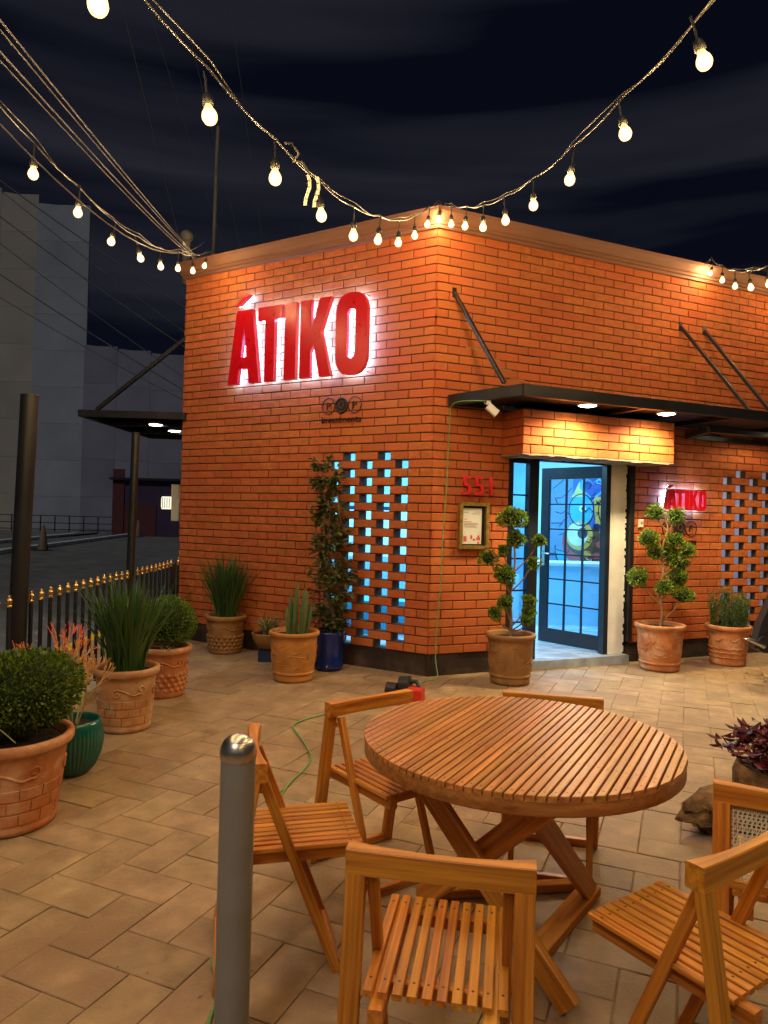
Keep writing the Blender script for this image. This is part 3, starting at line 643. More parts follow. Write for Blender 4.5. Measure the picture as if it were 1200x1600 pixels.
flat('painted_small_eye', disc(.04, 1.80, .055), 'm_cream', .012); flat('painted_small_pupil', disc(.045, 1.80, .025), 'm_line', .0145)
flat('painted_small_eye', disc(.50, 1.83, .05), 'm_cream', .012); flat('painted_small_pupil', disc(.505, 1.83, .022), 'm_line', .0145)
hp = []
for i in range(40):
    t = 2 * math.pi * i / 40; hp.append((.20 + .0135 * 16 * math.sin(t) ** 3, 2.13 + .0135 * (13 * math.cos(t) - 5 * math.cos(2 * t) - 2 * math.cos(3 * t) - math.cos(4 * t))))
flat('painted_heart', hp, 'm_cyan', .011); flat('painted_heart_inner', [(.20 + (x - .20) * .78, 2.14 + (z - 2.14) * .78) for x, z in hp], 'm_blue', .0135)
flat('painted_wing', [(-.14, 1.98), (.08, 2.0), (-.02, 2.24)], 'm_yellow', .0095); flat('painted_wing', [(.36, 2.0), (.58, 2.03), (.46, 2.2)], 'm_pale', .0105)
flat('painted_flower', disc(.55, 2.17, .05), 'm_red', .012)
flat('painted_green_stroke', [(.05, .78), (.55, .86), (.55, .90), (.05, .83)], 'm_green', .009)
random.seed(21)
for i in range(9):
    x0 = random.uniform(-.58, -.25); z0 = .6 + i * .19; pts = [(x0, z0)]
    for j in range(5): pts.append((min(-.14, max(-.6, pts[-1][0] + random.uniform(-.05, .14))), pts[-1][1] + random.uniform(-.07, .12)))
    stroke('painted_line', pts, .012, .0085)
for rr in (.62,): stroke('painted_outline', disc(.20, 1.20, .60, .62, 24, 190, 350), .02, .0125)
stroke('painted_outline', disc(.02, 1.78, .20, .26, 24, 0, 359), .016, .0165); stroke('painted_outline', disc(.47, 1.78, .17, .27, 24, 0, 359), .016, .0165)
for i in range(26):
    x0 = random.uniform(-.1, .58); z0 = random.uniform(.55, 2.28); pts = [(x0, z0)]
    for j in range(5): pts.append((min(.6, max(-.11, pts[-1][0] + random.uniform(-.08, .08))), min(2.33, max(.5, pts[-1][1] + random.uniform(-.06, .08)))))
    stroke('painted_line', pts, random.uniform(.006, .013), .0195, random.choice(('m_line', 'm_line', 'm_pale', 'm_line', 'm_red')))
for k, (cx, cz, r_, mt_) in enumerate(((.36, 1.22, .09, 'm_red'), (.12, 1.06, .08, 'm_orange'), (.30, 1.02, .10, 'm_red'), (.45, 1.12, .07, 'm_blue'), (.40, 1.44, .08, 'm_pale'), (.28, 1.52, .06, 'm_navy'))):
    flat('painted_spot', disc(cx, cz, r_, r_ * .7, 16), mt_, .0145 + k * .0006)
for i in range(7): stroke('painted_stripe', [(.02 + i * .07, 1.08 - .02 * abs(i - 3)), (.04 + i * .06, .93)], .012, .0125)

# entrance joinery: frame, side light, open leaf
fr = thing('entrance_glazing', 'black steel entrance surround with narrow glazed side window', 'side window', WR(0.91, 0.05, 0))
FI = Matrix.Translation(-WR(0.91, 0.05, 0))
def fbox(name, a, mat, parent=fr, off=FI): b = MB(); b.box(*a, MR); return b.build(name, mat, parent, off)
fbox('jamb', ((0.912, .03, .10), (0.985, .11, 2.262)), 'doorframe'); fbox('mullion', ((1.19, .03, .10), (1.31, .11, 2.262)), 'doorframe')
fbox('head', ((0.986, .03, 2.20), (1.189, .11, 2.261)), 'doorframe'); fbox('sill', ((0.986, .03, .10), (1.189, .11, .16)), 'doorframe')
fbox('jamb', ((2.225, .03, .10), (2.285, .11, 2.262)), 'doorframe'); fbox('head', ((1.311, .03, 2.235), (2.224, .11, 2.261)), 'doorframe')
zs = [.16 + i * (2.20 - .16) / 6 for i in range(7)]
for a, b_ in zip(zs, zs[1:]):
    fbox('pane', ((0.99, .066, a + .008), (1.185, .072, b_ - .008)), 'glass')
    if a > .2: fbox('glazing_bar', ((0.987, .058, a - .009), (1.188, .080, a + .009)), 'doorframe')
hinge = WR(2.31, -.06, 0.115); tip = WR(2.02, -.95, 0.115); ld = (tip - hinge); lw = ld.length; ld.normalize()
leaf = thing('entrance_door', 'open black steel door with eighteen blue glass panes', 'door', hinge, 0)
LM = Matrix((-ld, Vector((0, 0, 1)).cross(-ld), Vector((0, 0, 1)))).transposed().to_4x4()    # local x from tip to hinge
LM.translation = ld * lw
LH = 2.12
def dbox(name, lo, hi, mat, parent=leaf): b = MB(); b.box(lo, hi, LM); return b.build(name, mat, parent)
dbox('stile', (0, -.022, 0), (.11, .022, LH), 'doorframe'); dbox('stile', (lw - .11, -.022, 0), (lw, .022, LH), 'doorframe')
dbox('rail', (.1101, -.0215, 0), (lw - .1101, .0215, .17), 'doorframe'); dbox('rail', (.1101, -.0215, LH - .14), (lw - .1101, .0215, LH), 'doorframe')
px = [.11 + i * (lw - .22) / 3 for i in range(4)]; pz = [.17 + i * (LH - .31) / 6 for i in range(7)]
for i in range(3):
    for j in range(6): dbox('pane', (px[i] + .007, -.003, pz[j] + .007), (px[i + 1] - .007, .003, pz[j + 1] - .007), 'glass')
for x in px[1:-1]: dbox('glazing_bar', (x - .008, -.014, .1701), (x + .008, .014, LH - .1401), 'doorframe')
for z in pz[1:-1]: dbox('glazing_bar', (.1101, -.012, z - .008), (lw - .1101, .012, z + .008), 'doorframe')
hp_ = dbox('handle_plate', (.035, -.034, .93), (.075, -.0222, 1.19), 'steel')
b = MB(); b.tube([LM @ Vector((.055, -.034, 1.08)), LM @ Vector((.055, -.062, 1.08)), LM @ Vector((.16, -.064, 1.078))], .009, 8); b.build('handle_lever', 'steel', leaf)
for z in (.28, 1.8): 
    b = MB(); b.tube([LM @ Vector((lw + .012, -.01, z)), LM @ Vector((lw + .012, -.01, z + .12))], .014, 10); b.build('hinge', 'steel', leaf)

# canopies
def canopy(name, label, quad, z0, z1, origin, deck=True):
    t = thing(name, label, 'canopy', origin); I = Matrix.Translation(-Vector(origin))
    b = MB(); q = [Vector(p) for p in quad]; n = len(q)
    b.add([(p.x, p.y, z1 - .03) for p in q], [tuple(range(n))]); b.add([(p.x, p.y, z0 + .055) for p in q], [tuple(range(n - 1, -1, -1))])
    if deck: b.build('deck', 'soffit', t, I)
    for i in range(n):
        a, c = q[i], q[(i + 1) % n]
        b = MB(); b.cbox((c - a).length + .02, .045, z1 - z0, .004); b.build('edge_beam', 'black', t, I @ frame(Vector((a.x, a.y, (z0 + z1) / 2)), Vector((c.x, c.y, (z0 + z1) / 2))), fix=True)
    return t, I
can, CI = canopy('entrance_canopy', 'flat black steel canopy over the entrance with tie rods', [WR(.17, .03, 0), WR(.45, .90, 0), WR(6.4, .90, 0), WR(6.4, .03, 0)], 2.725, 2.835, WR(.2, 0, 2.78))
for u in (1.9, 3.15, 4.4): bar_obj('cross_beam', WR(u, .06, 2.752) - WR(.2, 0, 2.78), WR(u, .875, 2.752) - WR(.2, 0, 2.78), .05, .05, 'black', can)
for ua, ub in ((.202, .262), (3.235, 3.36), (3.613, 3.70)):
    bar_obj('tie_rod', WR(ua, .01, 3.87 if ua < 1 else 3.92) - WR(.2, 0, 2.78), WR(ub, .87, 2.83) - WR(.2, 0, 2.78), .035, .035, 'black', can)
    bar_obj('anchor_plate', WR(ua, -.002, 3.83 if ua < 1 else 3.88) - WR(.2, 0, 2.78), WR(ua, -.002, 3.93 if ua < 1 else 3.98) - WR(.2, 0, 2.78), .012, .05, 'black', can, up=tuple(dR))
# a second, lower canopy frame further along the wall
c2, C2I = canopy('side_awning_frame', 'lower black steel awning frame at right beneath the canopy', [WR(3.35, .03, 0), WR(3.05, .62, 0), WR(6.2, .62, 0), WR(6.2, .03, 0)], 2.60, 2.66, WR(3.5, 0, 2.63), False)
SO = Vector((-3.80, 8.95, 2.78))
can2, _ = canopy('side_canopy', 'flat black steel canopy on the left side of the building', [Vector((-3.80, 8.80, 0)), Vector((-2.52, 8.84, 0)), Vector((-2.0, 11.6, 0)), Vector((-3.75, 11.3, 0))], 2.735, 2.82, SO)
bar_obj('tie_rod', Vector((-3.62, 8.86, 2.83)) - SO, Vector((-2.52, 8.9, 3.78)) - SO, .05, .045, 'black', can2)
for (x, y) in ((-3.2, 9.6), (-3.1, 10.5)): bar_obj('cross_beam', Vector((x - .5, y, 2.75)) - SO, Vector((-2.35, y, 2.75)) - SO, .05, .05, 'black', can2)
def downlight(loc, label, energy, col, lens, grp, soff):
    t = thing('downlight', label, 'ceiling light', loc, 0, grp)
    b = MB(); b.lathe([(.085, .0), (.10, .0), (.10, .02), (.085, .035)], 24); b.build('trim_ring', 'whiteplastic', t)
    b = MB(); b.lathe([(.0001, -.012), (.05, -.010), (.084, .0), (.084, .012)], 24); b.build('lens', lens, t)
    light('downlight_lamp', 'SPOT', (0, 0, -.03), energy, col, t, spot_size=R_(165), spot_blend=0.6, shadow_soft_size=.06)
downlight(WR(1.34, .70, 2.735), 'bright round downlight under the entrance canopy, nearer the corner', DOWN_W * 4, DOWN_COL, 'downlens', 'entrance downlights', 0)
downlight(WR(2.36, .70, 2.735), 'bright round downlight under the entrance canopy, nearer the small red sign', DOWN_W * 4, DOWN_COL, 'downlens', 'entrance downlights', 0)
downlight(WR(4.35, .70, 2.735), 'added unseen downlight beyond the right edge, lighting the right lattice', DOWN_W * 4, DOWN_COL, 'downlens', 'entrance downlights', 0)  # unseen lamp continuing the row, added to brighten the right lattice
downlight((-3.10, 9.55, 2.745), 'white downlight under the left canopy, nearer the front edge', DOWN_W * 1.2, (1, .95, .75), 'downlens2', 'left canopy downlights', 0)
downlight((-3.05, 10.25, 2.745), 'white downlight under the left canopy, farther back', DOWN_W * 1.2, (1, .95, .75), 'downlens2', 'left canopy downlights', 0)

# little white spotlight on the canopy's left edge
sp = thing('spotlight_fixture', 'small white spotlight hanging from the left edge of the entrance canopy', 'spotlight', WR(.33, .5, 2.72))
b = MB(); b.tube([(0, 0, .09), (-.012, .0, .03), (.0, -.01, -.03)], .008, 8); b.tube([(-.02, 0, -.012), (.02, 0, -.012)], .025, 10); b.build('bracket', 'whiteplastic', sp)
b = MB(); b.cbox(.12, .07, .07, .008); b.build('lamp_head', 'whiteplastic', sp, Matrix.Translation((.035, -.02, -.085)) @ Matrix.Rotation(R_(40), 4, 'Y'), fix=True)
b = MB(); b.tube([(.0, 0, .10), (-.05, .02, .04), (-.03, .03, -.02), (0, 0, -.03)], .004, 6); b.build('lead', 'whiteplastic', sp)

# ------------------------------------------------------------------ lettering
def letters(w):
    """heavy condensed capitals; each is a list of (outer, holes) outlines in a 1-high box; w = nominal width"""
    s = .30 * w / .60
    A = dict(w=.62, outer=[(0, 0), (.155, 1), (.465, 1), (.62, 0), (.425, 0), (.395, .20), (.225, .20), (.195, 0)], holes=[[(.255, .36), (.365, .36), (.31, .78)]])
    T = dict(w=.54, outer=[(.165, 0), (.375, 0), (.375, .82), (.54, .82), (.54, 1), (0, 1), (0, .82), (.165, .82)], holes=[])
    I = dict(w=.23, outer=[(0, 0), (.23, 0), (.23, 1), (0, 1)], holes=[])
    K = dict(w=.62, outer=[(0, 0), (.22, 0), (.22, .33), (.275, .43), (.40, 0), (.62, 0), (.42, .58), (.61, 1), (.385, 1), (.22, .60), (.22, 1), (0, 1)], holes=[])
    o = []; i = []
    for k in range(36):
        t = 2 * math.pi * k / 36; c, sn = math.cos(t), math.sin(t)
        o.append((.285 + .285 * (abs(c) ** .75) * (1 if c > 0 else -1), .5 + (.245 if True else 0) * (1 if sn > 1e-6 else -1 if sn < -1e-6 else 0) * 1.0 + .265 * (abs(sn) ** .9) * (1 if sn > 0 else -1)))
        i.append((.285 + .075 * c, .5 + .245 * (1 if sn > 1e-6 else -1 if sn < -1e-6 else 0) + .06 * sn))
    O = dict(w=.57, outer=o, holes=[i])
    AC = dict(w=.0, outer=[(.13, 1.075), (.21, 1.075), (.42, 1.20), (.33, 1.225)], holes=[])
    return A, T, I, K, O, AC
def glyph_faces(outer, holes):
    bm = bmesh.new(); es = []
    for loop in [outer] + holes:
        vs = [bm.verts.new((x, 0, z)) for x, z in loop]
        for a, b in zip(vs, vs[1:] + vs[:1]): es.append(bm.edges.new((a, b)))
    bmesh.ops.triangle_fill(bm, use_beauty=True, edges=es)
    bm.verts.index_update(); v = [tuple(x.co) for x in bm.verts]; f = [tuple(a.index for a in p.verts) for p in bm.faces]; bm.free()
    return v, f
def glyph_part(name, gl, sx, sz, d0, d1, mat, side, parent, mt, shrink=0.0):
    b = MB(); v, f = glyph_faces(gl['outer'], gl['holes'])
    for d in (d0, d1): b.add([(x * sx, d, z * sz) for x, y, z in v], f, 0)
    for loop in [gl['outer']] + gl['holes']:
        n = len(loop); vs = [(x * sx, d0, z * sz) for x, z in loop] + [(x * sx, d1, z * sz) for x, z in loop]
        b.add(vs, [(i, (i + 1) % n, n + (i + 1) % n, n + i) for i in range(n)], 1)
    return b.build(name, [mat, side], parent, mt, fix=True)
def sign(label, mt, xs, H, d_face, d_back, halo, tall_acc=True):
    t = thing('letter_sign', label, 'sign', mt.translation)
    t.rotation_euler = mt.to_euler()
    A, T, I, K, O, AC = letters(.6)
    for (gl, nm), (xa, xb) in zip(((A, 'letter_a'), (T, 'letter_t'), (I, 'letter_i'), (K, 'letter_k'), (O, 'letter_o')), xs):
        s = (xb - xa) / gl['w']; dz = 0
        lt = glyph_part(nm, gl, s, H, d_face, d_back, 'red', 'redside', t, Matrix.Translation((xa, 0, 0)))
        g2 = dict(outer=gl['outer'], holes=gl['holes'])
        cx = gl['w'] / 2
        b = MB(); v, f = glyph_faces(gl['outer'], gl['holes']); b.add([((cx + (x - cx) * .93) * s, d_back + .004, (.5 + (z - .5) * .96) * H) for x, y, z in v], f); b.build('led_back', halo, lt)
        b = MB()
        for (px_, pz_) in ((.1, .03), (.9, .03), (.12, .97), (.88, .97)):
            x = px_ * (xb - xa); b.tube([(x, d_back, pz_ * H), (x, 0.0, pz_ * H)], .004, 6)
        b.build('stand_off', 'black', lt)
    xa, xb = xs[0]; s = (xb - xa) / A['w']
    ac = glyph_part('accent', AC, s, H, d_face, d_back, 'red', 'redside', t, Matrix.Translation((xa, 0, 0)))
    b = MB(); v, f = glyph_faces(AC['outer'], []); b.add([(x * s, d_back + .004, z * H) for x, y, z in v], f); b.build('led_back', halo, ac)
    return t
ms = ML.copy(); ms.translation = WL(0, 0, 3.09)
sign('large red backlit ÁTIKO letters high on the left brick wall', ms, [(-2.66, -2.185), (-2.215, -1.865), (-1.825, -1.665), (-1.61, -1.19), (-1.135, -.735)], .855, -.120, -.064, 'halo')
ms = MR.copy(); ms.translation = WR(0, 0, 1.755)
sign('small red backlit ÁTIKO letters right of the entrance', ms, [(2.985, 3.125), (3.120, 3.238), (3.252, 3.305), (3.325, 3.455), (3.475, 3.59)], .235, -.115, -.050, 'halo_small')
def text_obj(name, txt, size, mt, mat, parent, ext=.005, spacing=1.0):
    me = text_mesh(txt, size, ext, spacing); me.materials.clear()
    return link(name, me, mat, parent, mt @ Matrix.Rotation(R_(90), 4, 'X'))
def pop_logo(label, mt, s):
    t = thing('company_logo', label, 'sign', mt.translation); t.rotation_euler = mt.to_euler()
    for k, cx in ((0, .10), (1, .27), (2, .44)):
        b = MB(); r = .082 if k != 1 else .074
        b.tube([((cx + r * math.cos(a * math.pi / 18)) * s, -.012, (.22 + r * 1.05 * math.sin(a * math.pi / 18)) * s) for a in range(37)], (.0055 if k != 1 else .010) * s, 6)
        if k == 1:
            b.prism([((cx + .066 * math.cos(a * math.pi / 12) * (1 if a % 2 else .94)) * s, (.225 + .078 * math.sin(a * math.pi / 12)) * s) for a in range(24)], -.016, -.006)
        b.build('emblem_disc' if k == 1 else 'ring', 'logo', t, fix=True)
        if k != 1: text_obj('letter_p', 'P', .105 * s, Matrix.Translation(((cx - .032) * s, -.010, .183 * s)), 'logo', t)
        else:
            b = MB(); b.tube([((cx + .030 * math.cos(a * math.pi / 10)) * s, -.018, (.225 + .036 * math.sin(a * math.pi / 10)) * s) for a in range(21)], .006 * s, 6); b.build('letter_o', 'mortar', t)
    text_obj('investments_text', 'investments', .108 * s, Matrix.Translation((.005 * s, -.010, .035 * s)), 'logo', t, spacing=1.0)
    return t
mm = ML.copy(); mm.translation = WL(1.375, 0, 2.56); pop_logo('dark metal POP investments lettering below the large red letters', mm, 1.0)
mm = MR.copy(); mm.translation = WR(3.00, 0, 1.31); pop_logo('dark metal POP investments lettering below the small red letters', mm, 1.06)
mm = MR.copy(); mm.translation = WR(.315, 0, 1.85)
hn = thing('house_number', 'red house number 551 above the framed notice', 'number', mm.translation); hn.rotation_euler = mm.to_euler()
for i, ch in enumerate('551'):
    text_obj('digit', ch, .275, Matrix.Translation((i * .142 - .01, -.05, -.012)), 'digit', hn, ext=.014)
    b = MB(); b.tube([(i * .135 + .05, -.036, .02), (i * .135 + .05, 0.0, .02)], .004, 6); b.build('stand_off', 'black', hn)
# framed notice
mm = MR.copy(); mm.translation = WR(.475, 0, 1.285)
nt_ = thing('framed_notice', 'gilt framed notice with red print on brick wall left of the entrance', 'notice', mm.translation); nt_.rotation_euler = mm.to_euler()
fw, fh = .345, .475
for a in (((-fw / 2, -.055, 0), (-fw / 2 + .035, -.002, fh)), ((fw / 2 - .035, -.055, 0), (fw / 2, -.002, fh)), ((-fw / 2 + .0351, -.054, 0), (fw / 2 - .0351, -.002, .035)), ((-fw / 2 + .0351, -.054, fh - .035), (fw / 2 - .0351, -.002, fh))):
    b = MB(); b.box(*a); b.build('frame_bar', 'goldframe', nt_)
b = MB(); b.box((-fw / 2 + .036, -.020, .036), (fw / 2 - .036, -.003, fh - .036)); b.build('mount', 'mat_black', nt_)
b = MB(); b.box((-fw / 2 + .050, -.024, .050), (fw / 2 - .075, -.0205, fh - .060)); b.build('sheet', 'paper', nt_)
b = MB()
for (x0, x1, z) in ((-.11, -.06, .37), (.0, .08, .375), (-.02, .07, .355), (-.11, -.07, .30), (-.11, .05, .26), (-.11, .06, .245), (-.11, .03, .23)): b.box((x0, -.0255, z), (x1, -.0242, z + .006))
b.build('printed_lines', 'ink', nt_)
b = MB()
for (x0, x1, z0, z1) in ((-.112, -.075, .075, .13), (-.03, -.01, .10, .14), (.0, .025, .085, .105), (.04, .085, .09, .12), (.052, .075, .12, .14), (.05, .075, .055, .075), (-.11, -.02, .275, .281), (-.1, .05, .215, .219)): b.box((x0, -.0255, z0), (x1, -.0242, z1))
b.build('printed_red_marks', 'redink', nt_)
# door bell
mm = MR.copy(); mm.translation = WR(2.69, 0, 1.545)
db = thing('door_bell', 'small white doorbell on brick beside the door', 'doorbell', mm.translation); db.rotation_euler = mm.to_euler()
b = MB(); b.cbox(.055, .03, .095, .006, Matrix.Translation((0, -.012, .045))); b.build('housing', 'whiteplastic', db, fix=True)
b = MB(); b.tube([(0, -.027, .05), (0, -.032, .05)], .012, 12); b.build('button', 'steel', db)

# ------------------------------------------------------------------ string lights
def lerp(a, b, t): return a + (b - a) * t
bulb_p = MB(); bulb_p.lathe([(.0001, -.092), (.012, -.090), (.022, -.082), (.028, -.068), (.029, -.056), (.026, -.042), (.019, -.028), (.014, -.016), (.013, -.008)], 14); bulb_p.v = [(x * .92, y * .92, z * .84) for x, y, z in bulb_p.v]; bulb_me = bulb_p.mesh('bulb'); bulb_me.materials.append(M['bulb'])
sock_p = MB(); sock_p.lathe([(.0001, .05), (.008, .05), (.016, .04), (.019, .02), (.019, -.006), (.014, -.012)], 12); sock_p.v = [(x, y, z * .72) for x, y, z in sock_p.v]; sock_p.tube([(0, 0, .034), (0.002, 0, .09), (0, 0, .125)], .0045, 6); sock_me = sock_p.mesh('socket'); sock_me.materials.append(M['cordblack'])
fil_p = MB(); fil_p.lathe([(.0001, -.080), (.010, -.077), (.017, -.068), (.0185, -.057), (.016, -.044), (.009, -.033), (.0001, -.028)], 12); fil_p.v = [(x * 1.12, y * 1.12, z * .86) for x, y, z in fil_p.v]; fil_me = fil_p.mesh('filament'); fil_me.materials.append(emis('filament_glow', (1, .80, .50), 7.0, False))
def strand(label, pts, lead_in, wmul=1.0, extra=()):
    """pts: bulb tip positions in order; the cord passes 0.21 m above each"""
    o = Vector(lead_in); t = thing('string_light', label, 'string lights', o)
    cords = [Vector(lead_in)] + [Vector(p) + Vector((0, 0, .205)) for p in pts] + [Vector(e) for e in extra]
    fine = []
    for a, b in zip(cords, cords[1:]):
        for k in range(4): 
            q = a.lerp(b, k / 4); q = q - Vector((0, 0, .018 * math.sin(math.pi * k / 4))); fine.append(q - o)
    fine.append(cords[-1] - o)
    b = MB(); b.tube(fine, .0045, 6); b.build('cord', 'cordblack', t)
    tw = [p + Vector((.010 * math.sin(i * .9), .010 * math.cos(i * .9), .012 + .016 * math.sin(i * .55))) for i, p in enumerate(fine)]
    b = MB(); b.tube(tw, .0032, 6); b.build('support_wire', 'cordpale', t)
    for p in pts:
        q = Vector(p) + Vector((0, 0, .085)) - o
        m_ = Matrix.Translation(q) @ Matrix.Rotation(random.gauss(0, .12), 4, 'X') @ Matrix.Rotation(random.gauss(0, .12), 4, 'Y')
        bo = link('bulb', bulb_me, 'bulb', t, m_); link('socket', sock_me, 'cordblack', bo); link('filament', fil_me, 'cordblack', bo)
        light('bulb_lamp', 'POINT', (0, 0, -.050), BULB_W * wmul, BULB_COL, bo, shadow_soft_size=.024)
    return t
random.seed(3)
zl = [4.50, 4.21, 3.88, 3.60, 3.39, 3.19, 3.06, 2.97, 2.90, 2.86, 2.90, 2.98, 3.10, 3.25, 3.4, 3.55, 3.7, 3.85]
sA = [(0.47 - .138 * n, 7.0 - .574 * n, zl[n]) for n in range(len(zl))]
strand('string lights from the roof corner over the left side of the patio', sA, C0 + Vector((0, -.10, 4.70)), 1.0, [(-2.2, -3.9, 4.4)])
zr = [4.22, 3.97, 3.73, 3.54, 3.39, 3.27, 3.19, 3.13, 3.13, 3.18, 3.26, 3.38, 3.5, 3.62, 3.75, 3.9, 4.05]
sB = [(0.47 + .0707 * (n + 1), 7.0 - .574 * (n + 1), zr[n]) for n in range(len(zr))]
strand('string lights from the roof corner over the right side of the patio', sB, C0 + Vector((.05, -.10, 4.70)), 1.0, [(2.0, -3.6, 4.5)])
zf = [4.63, 4.37, 4.10, 3.91, 3.71, 3.56, 3.44, 3.39, 3.33, 3.33, 3.38, 3.45]
sC = [(-2.15 + .03 * n, 8.75 - .623 * n, zf[n]) for n in range(len(zf))]
strand('string lights from the left roof end above the fence', sC, WL(3.3, .12, 4.66), 1.0, [(-1.75, .8, 3.8)])
zg = [4.51, 4.24, 3.98, 3.78, 3.62, 3.5, 3.42, 3.36, 3.34, 3.36, 3.42]
sD = [(3.78 - .138 * n, 8.35 - .574 * n, zg[n]) for n in range(len(zg))]
strand('string lights leaving the cornice at the right edge of the picture', sD, WR(3.45, .13, 4.66), 1.0, [(2.1, 1.6, 3.9)])
strand('far string lights partly hidden behind others at the right cornice', [(4.55, 8.9, 4.62), (4.95, 8.45, 4.40), (5.3, 8.0, 4.2)], WR(4.2, .13, 4.67), 1.0, [(5.8, 7.4, 4.5)])
# knotted tie and ribbon ends on the left strand
kn = thing('ribbon_knot', 'pale knotted ribbon dangling from the left string lights', 'ribbon', (-.445, 3.22, 3.20))
b = MB(); b.tube([(-.03, -.1, .03), (-.01, -.06, .05), (.02, -.03, .02), (.0, -.06, -.03), (.03, 0, 0), (.06, .08, -.02)], .006, 6); b.build('knot', 'cordpale', kn)
for x in (.05, .09):
    b = MB(); pts = [(x + .01 * math.sin(i), .06 + x * .5, -.02 - .028 * i) for i in range(6)]
    for a, c in zip(pts, pts[1:]): b.bar(a, c, .016, .002, up=(0, 1, 0), ext=.002)
    b.build('ribbon_end', 'flag', kn)

# overhead wires and roof mast
def wire(label, a, b_, sag, r, cat='cable', mat='wire', grp='overhead wires'):
    a, b_ = Vector(a), Vector(b_); pts = [a.lerp(b_, i / 16) - Vector((0, 0, sag * 4 * (i / 16) * (1 - i / 16))) - a for i in range(17)]
    m_ = MB(); m_.tube(pts, r, 5); o = m_.build('overhead_wire', mat); o.location = a; return tag(o, label, cat, grp)
RC = Vector((-2.45, 8.95, 4.72))
for i, (z, x, r) in enumerate(((3.02, -1.16, .0035), (2.99, -1.15, .0025), (2.905, -1.12, .003), (2.88, -1.11, .0022))):
    a = Vector((x, 2.0, z)); d = (a - RC); wire(['uppermost', 'second', 'third', 'lowest'][i] + ' of the four service wires running to the left roof corner', RC + Vector((.02 * i, 0, .03 * (3 - i))), a + d * .25, .03 + .012 * i, r)
wire('thick slack cable running along the left string lights to the roof pipe', (-2.35, 8.95, 5.0), (-1.39, 1.6, 3.0), .42, .004)
for i, (x0, z0, x1, z1) in enumerate(((-11.68, 23.18, -8.82, 12.78), (-10.59, 23.2, -7.06, 12.96), (-9.1, 23.24, -6.39, 13.11), (-7.07, 23.29, -5.44, 13.27))):
    d = Vector((x0 - x1, 0, z0 - z1)); wire(['leftmost', 'second', 'third', 'rightmost'][i] + ' of the faint steep wires in the dark sky', Vector((x1, 30, z1)) - d * .3, Vector((x0, 30, z0)) + d * .3, .2, .012 if i else .02, grp='steep sky wires')
for i, (z0, z1) in enumerate(((10.64, 6.61), (9.9, 6.2), (9.16, 5.35), (8.3, 5.0), (7.65, 4.72), (10.9, 7.3))):
    wire(['highest but one', 'third', 'fourth', 'fifth', 'lowest', 'highest'][i] + ' of the street wires crossing in front of the far buildings', Vector((-13.5, 20, z0 + (z0 - z1) * .45)), Vector((-5.0, 20, z1 - (z0 - z1) * .12)), .15, .018 if i % 2 else .012, grp='street wires')
mst = MB(); mst.tube([(0, 0, -.6), (.01, 0, 1.2), (.02, 0, 1.75)], .028, 8); o = mst.build('roof_mast', 'wire'); o.location = (-2.5, 10.0, 5.28); tag(o, 'thin grey mast standing on the left end of the roof', 'mast')
wh = thing('service_pipe', 'short grey service pipe with hooded cap at the left roof corner', 'pipe', (-2.62, 9.1, 4.5))
b = MB(); b.tube([(0, 0, 0), (0, 0, .55)], .045, 10); b.build('pipe', 'wire', wh)
b = MB(); b.ico((0, 0, .62), .085, 2, sq=(1, 1, .95)); b.build('hood', 'wire', wh)

# ------------------------------------------------------------------ fence, posts, street side
fe = thing('picket_fence', 'black picket fence with brass ball tops along the patio edge', 'fence', (-2.52, 7, 0))
bp_ = MB(); bp_.tube([(0, 0, .10), (0, 0, .93)], .0145, 10); pk_me = bp_.mesh('picket'); pk_me.materials.append(M['black'])
fn = MB(); fn.lathe([(.0145, .928), (.020, .932), (.020, .942), (.011, .948), (.020, .958), (.0225, .970), (.020, .982), (.010, .992), (.013, .999), (.009, 1.008), (.0001, 1.012)], 12); fn_me = fn.mesh('finial'); fn_me.materials.append(M['gold'])
y = 3.2; i = 0
posts_y = [4.85, 7.05, 8.55]
while y < 9.45:
    if min(abs(y - p) for p in posts_y) > .07:
        x = -2.46 - .014 * (y - 4.6) 
        k = link('picket', pk_me, 'black', fe, Matrix.Translation((x + 2.52, y - 7, random.gauss(0, .002)))); link('finial', fn_me, 'gold', k)
    y += .150
for z in (.20,): bar_obj('rail', (-2.44 + 2.52, 3.1 - 7, z), (-2.53 + 2.52, 9.45 - 7, z), .012, .03, 'black', fe)
bar_obj('intermediate_post', (-2.515 + 2.52, 8.55 - 7, 0), (-2.515 + 2.52, 8.55 - 7, .97), .05, .05, 'black', fe)
b = MB(); b.bar((-2.44, 3.0, .035), (-2.535, 9.5, .035), .14, .09); o = b.build('fence_kerb', 'cream'); tag(o, 'low cream concrete kerb under the picket fence', 'kerb')
for label, p, r, h, tl in (('thick black steel post standing in the fence, nearest the camera', (-2.475, 4.85, 0), .058, 2.36, .022), ('slender black steel post in the fence in front of the left canopy', (-2.50, 7.05, 0), .038, 2.36, .010)):
    t = thing('steel_post', label, 'post', p); 
    b = MB(); b.tube([(-tl * .5, 0, 0), (0, 0, h * .45), (tl * 1.6, 0, h - .004)], r, 20); b.lathe([(r, h - .006), (r + .003, h - .002), (r, h + .004), (.0001, h + .008)], 20, off=(tl * 1.6, 0, 0)); b.build('tube', 'black', t)
    b = MB(); b.lathe([(r + .06, .0), (r + .06, .012), (r + .002, .014)], 20); b.build('base_flange', 'black', t)
t = thing('gate_post', 'square black steel post against the left end of the brick wall', 'post', (-2.60, 9.35, 0))
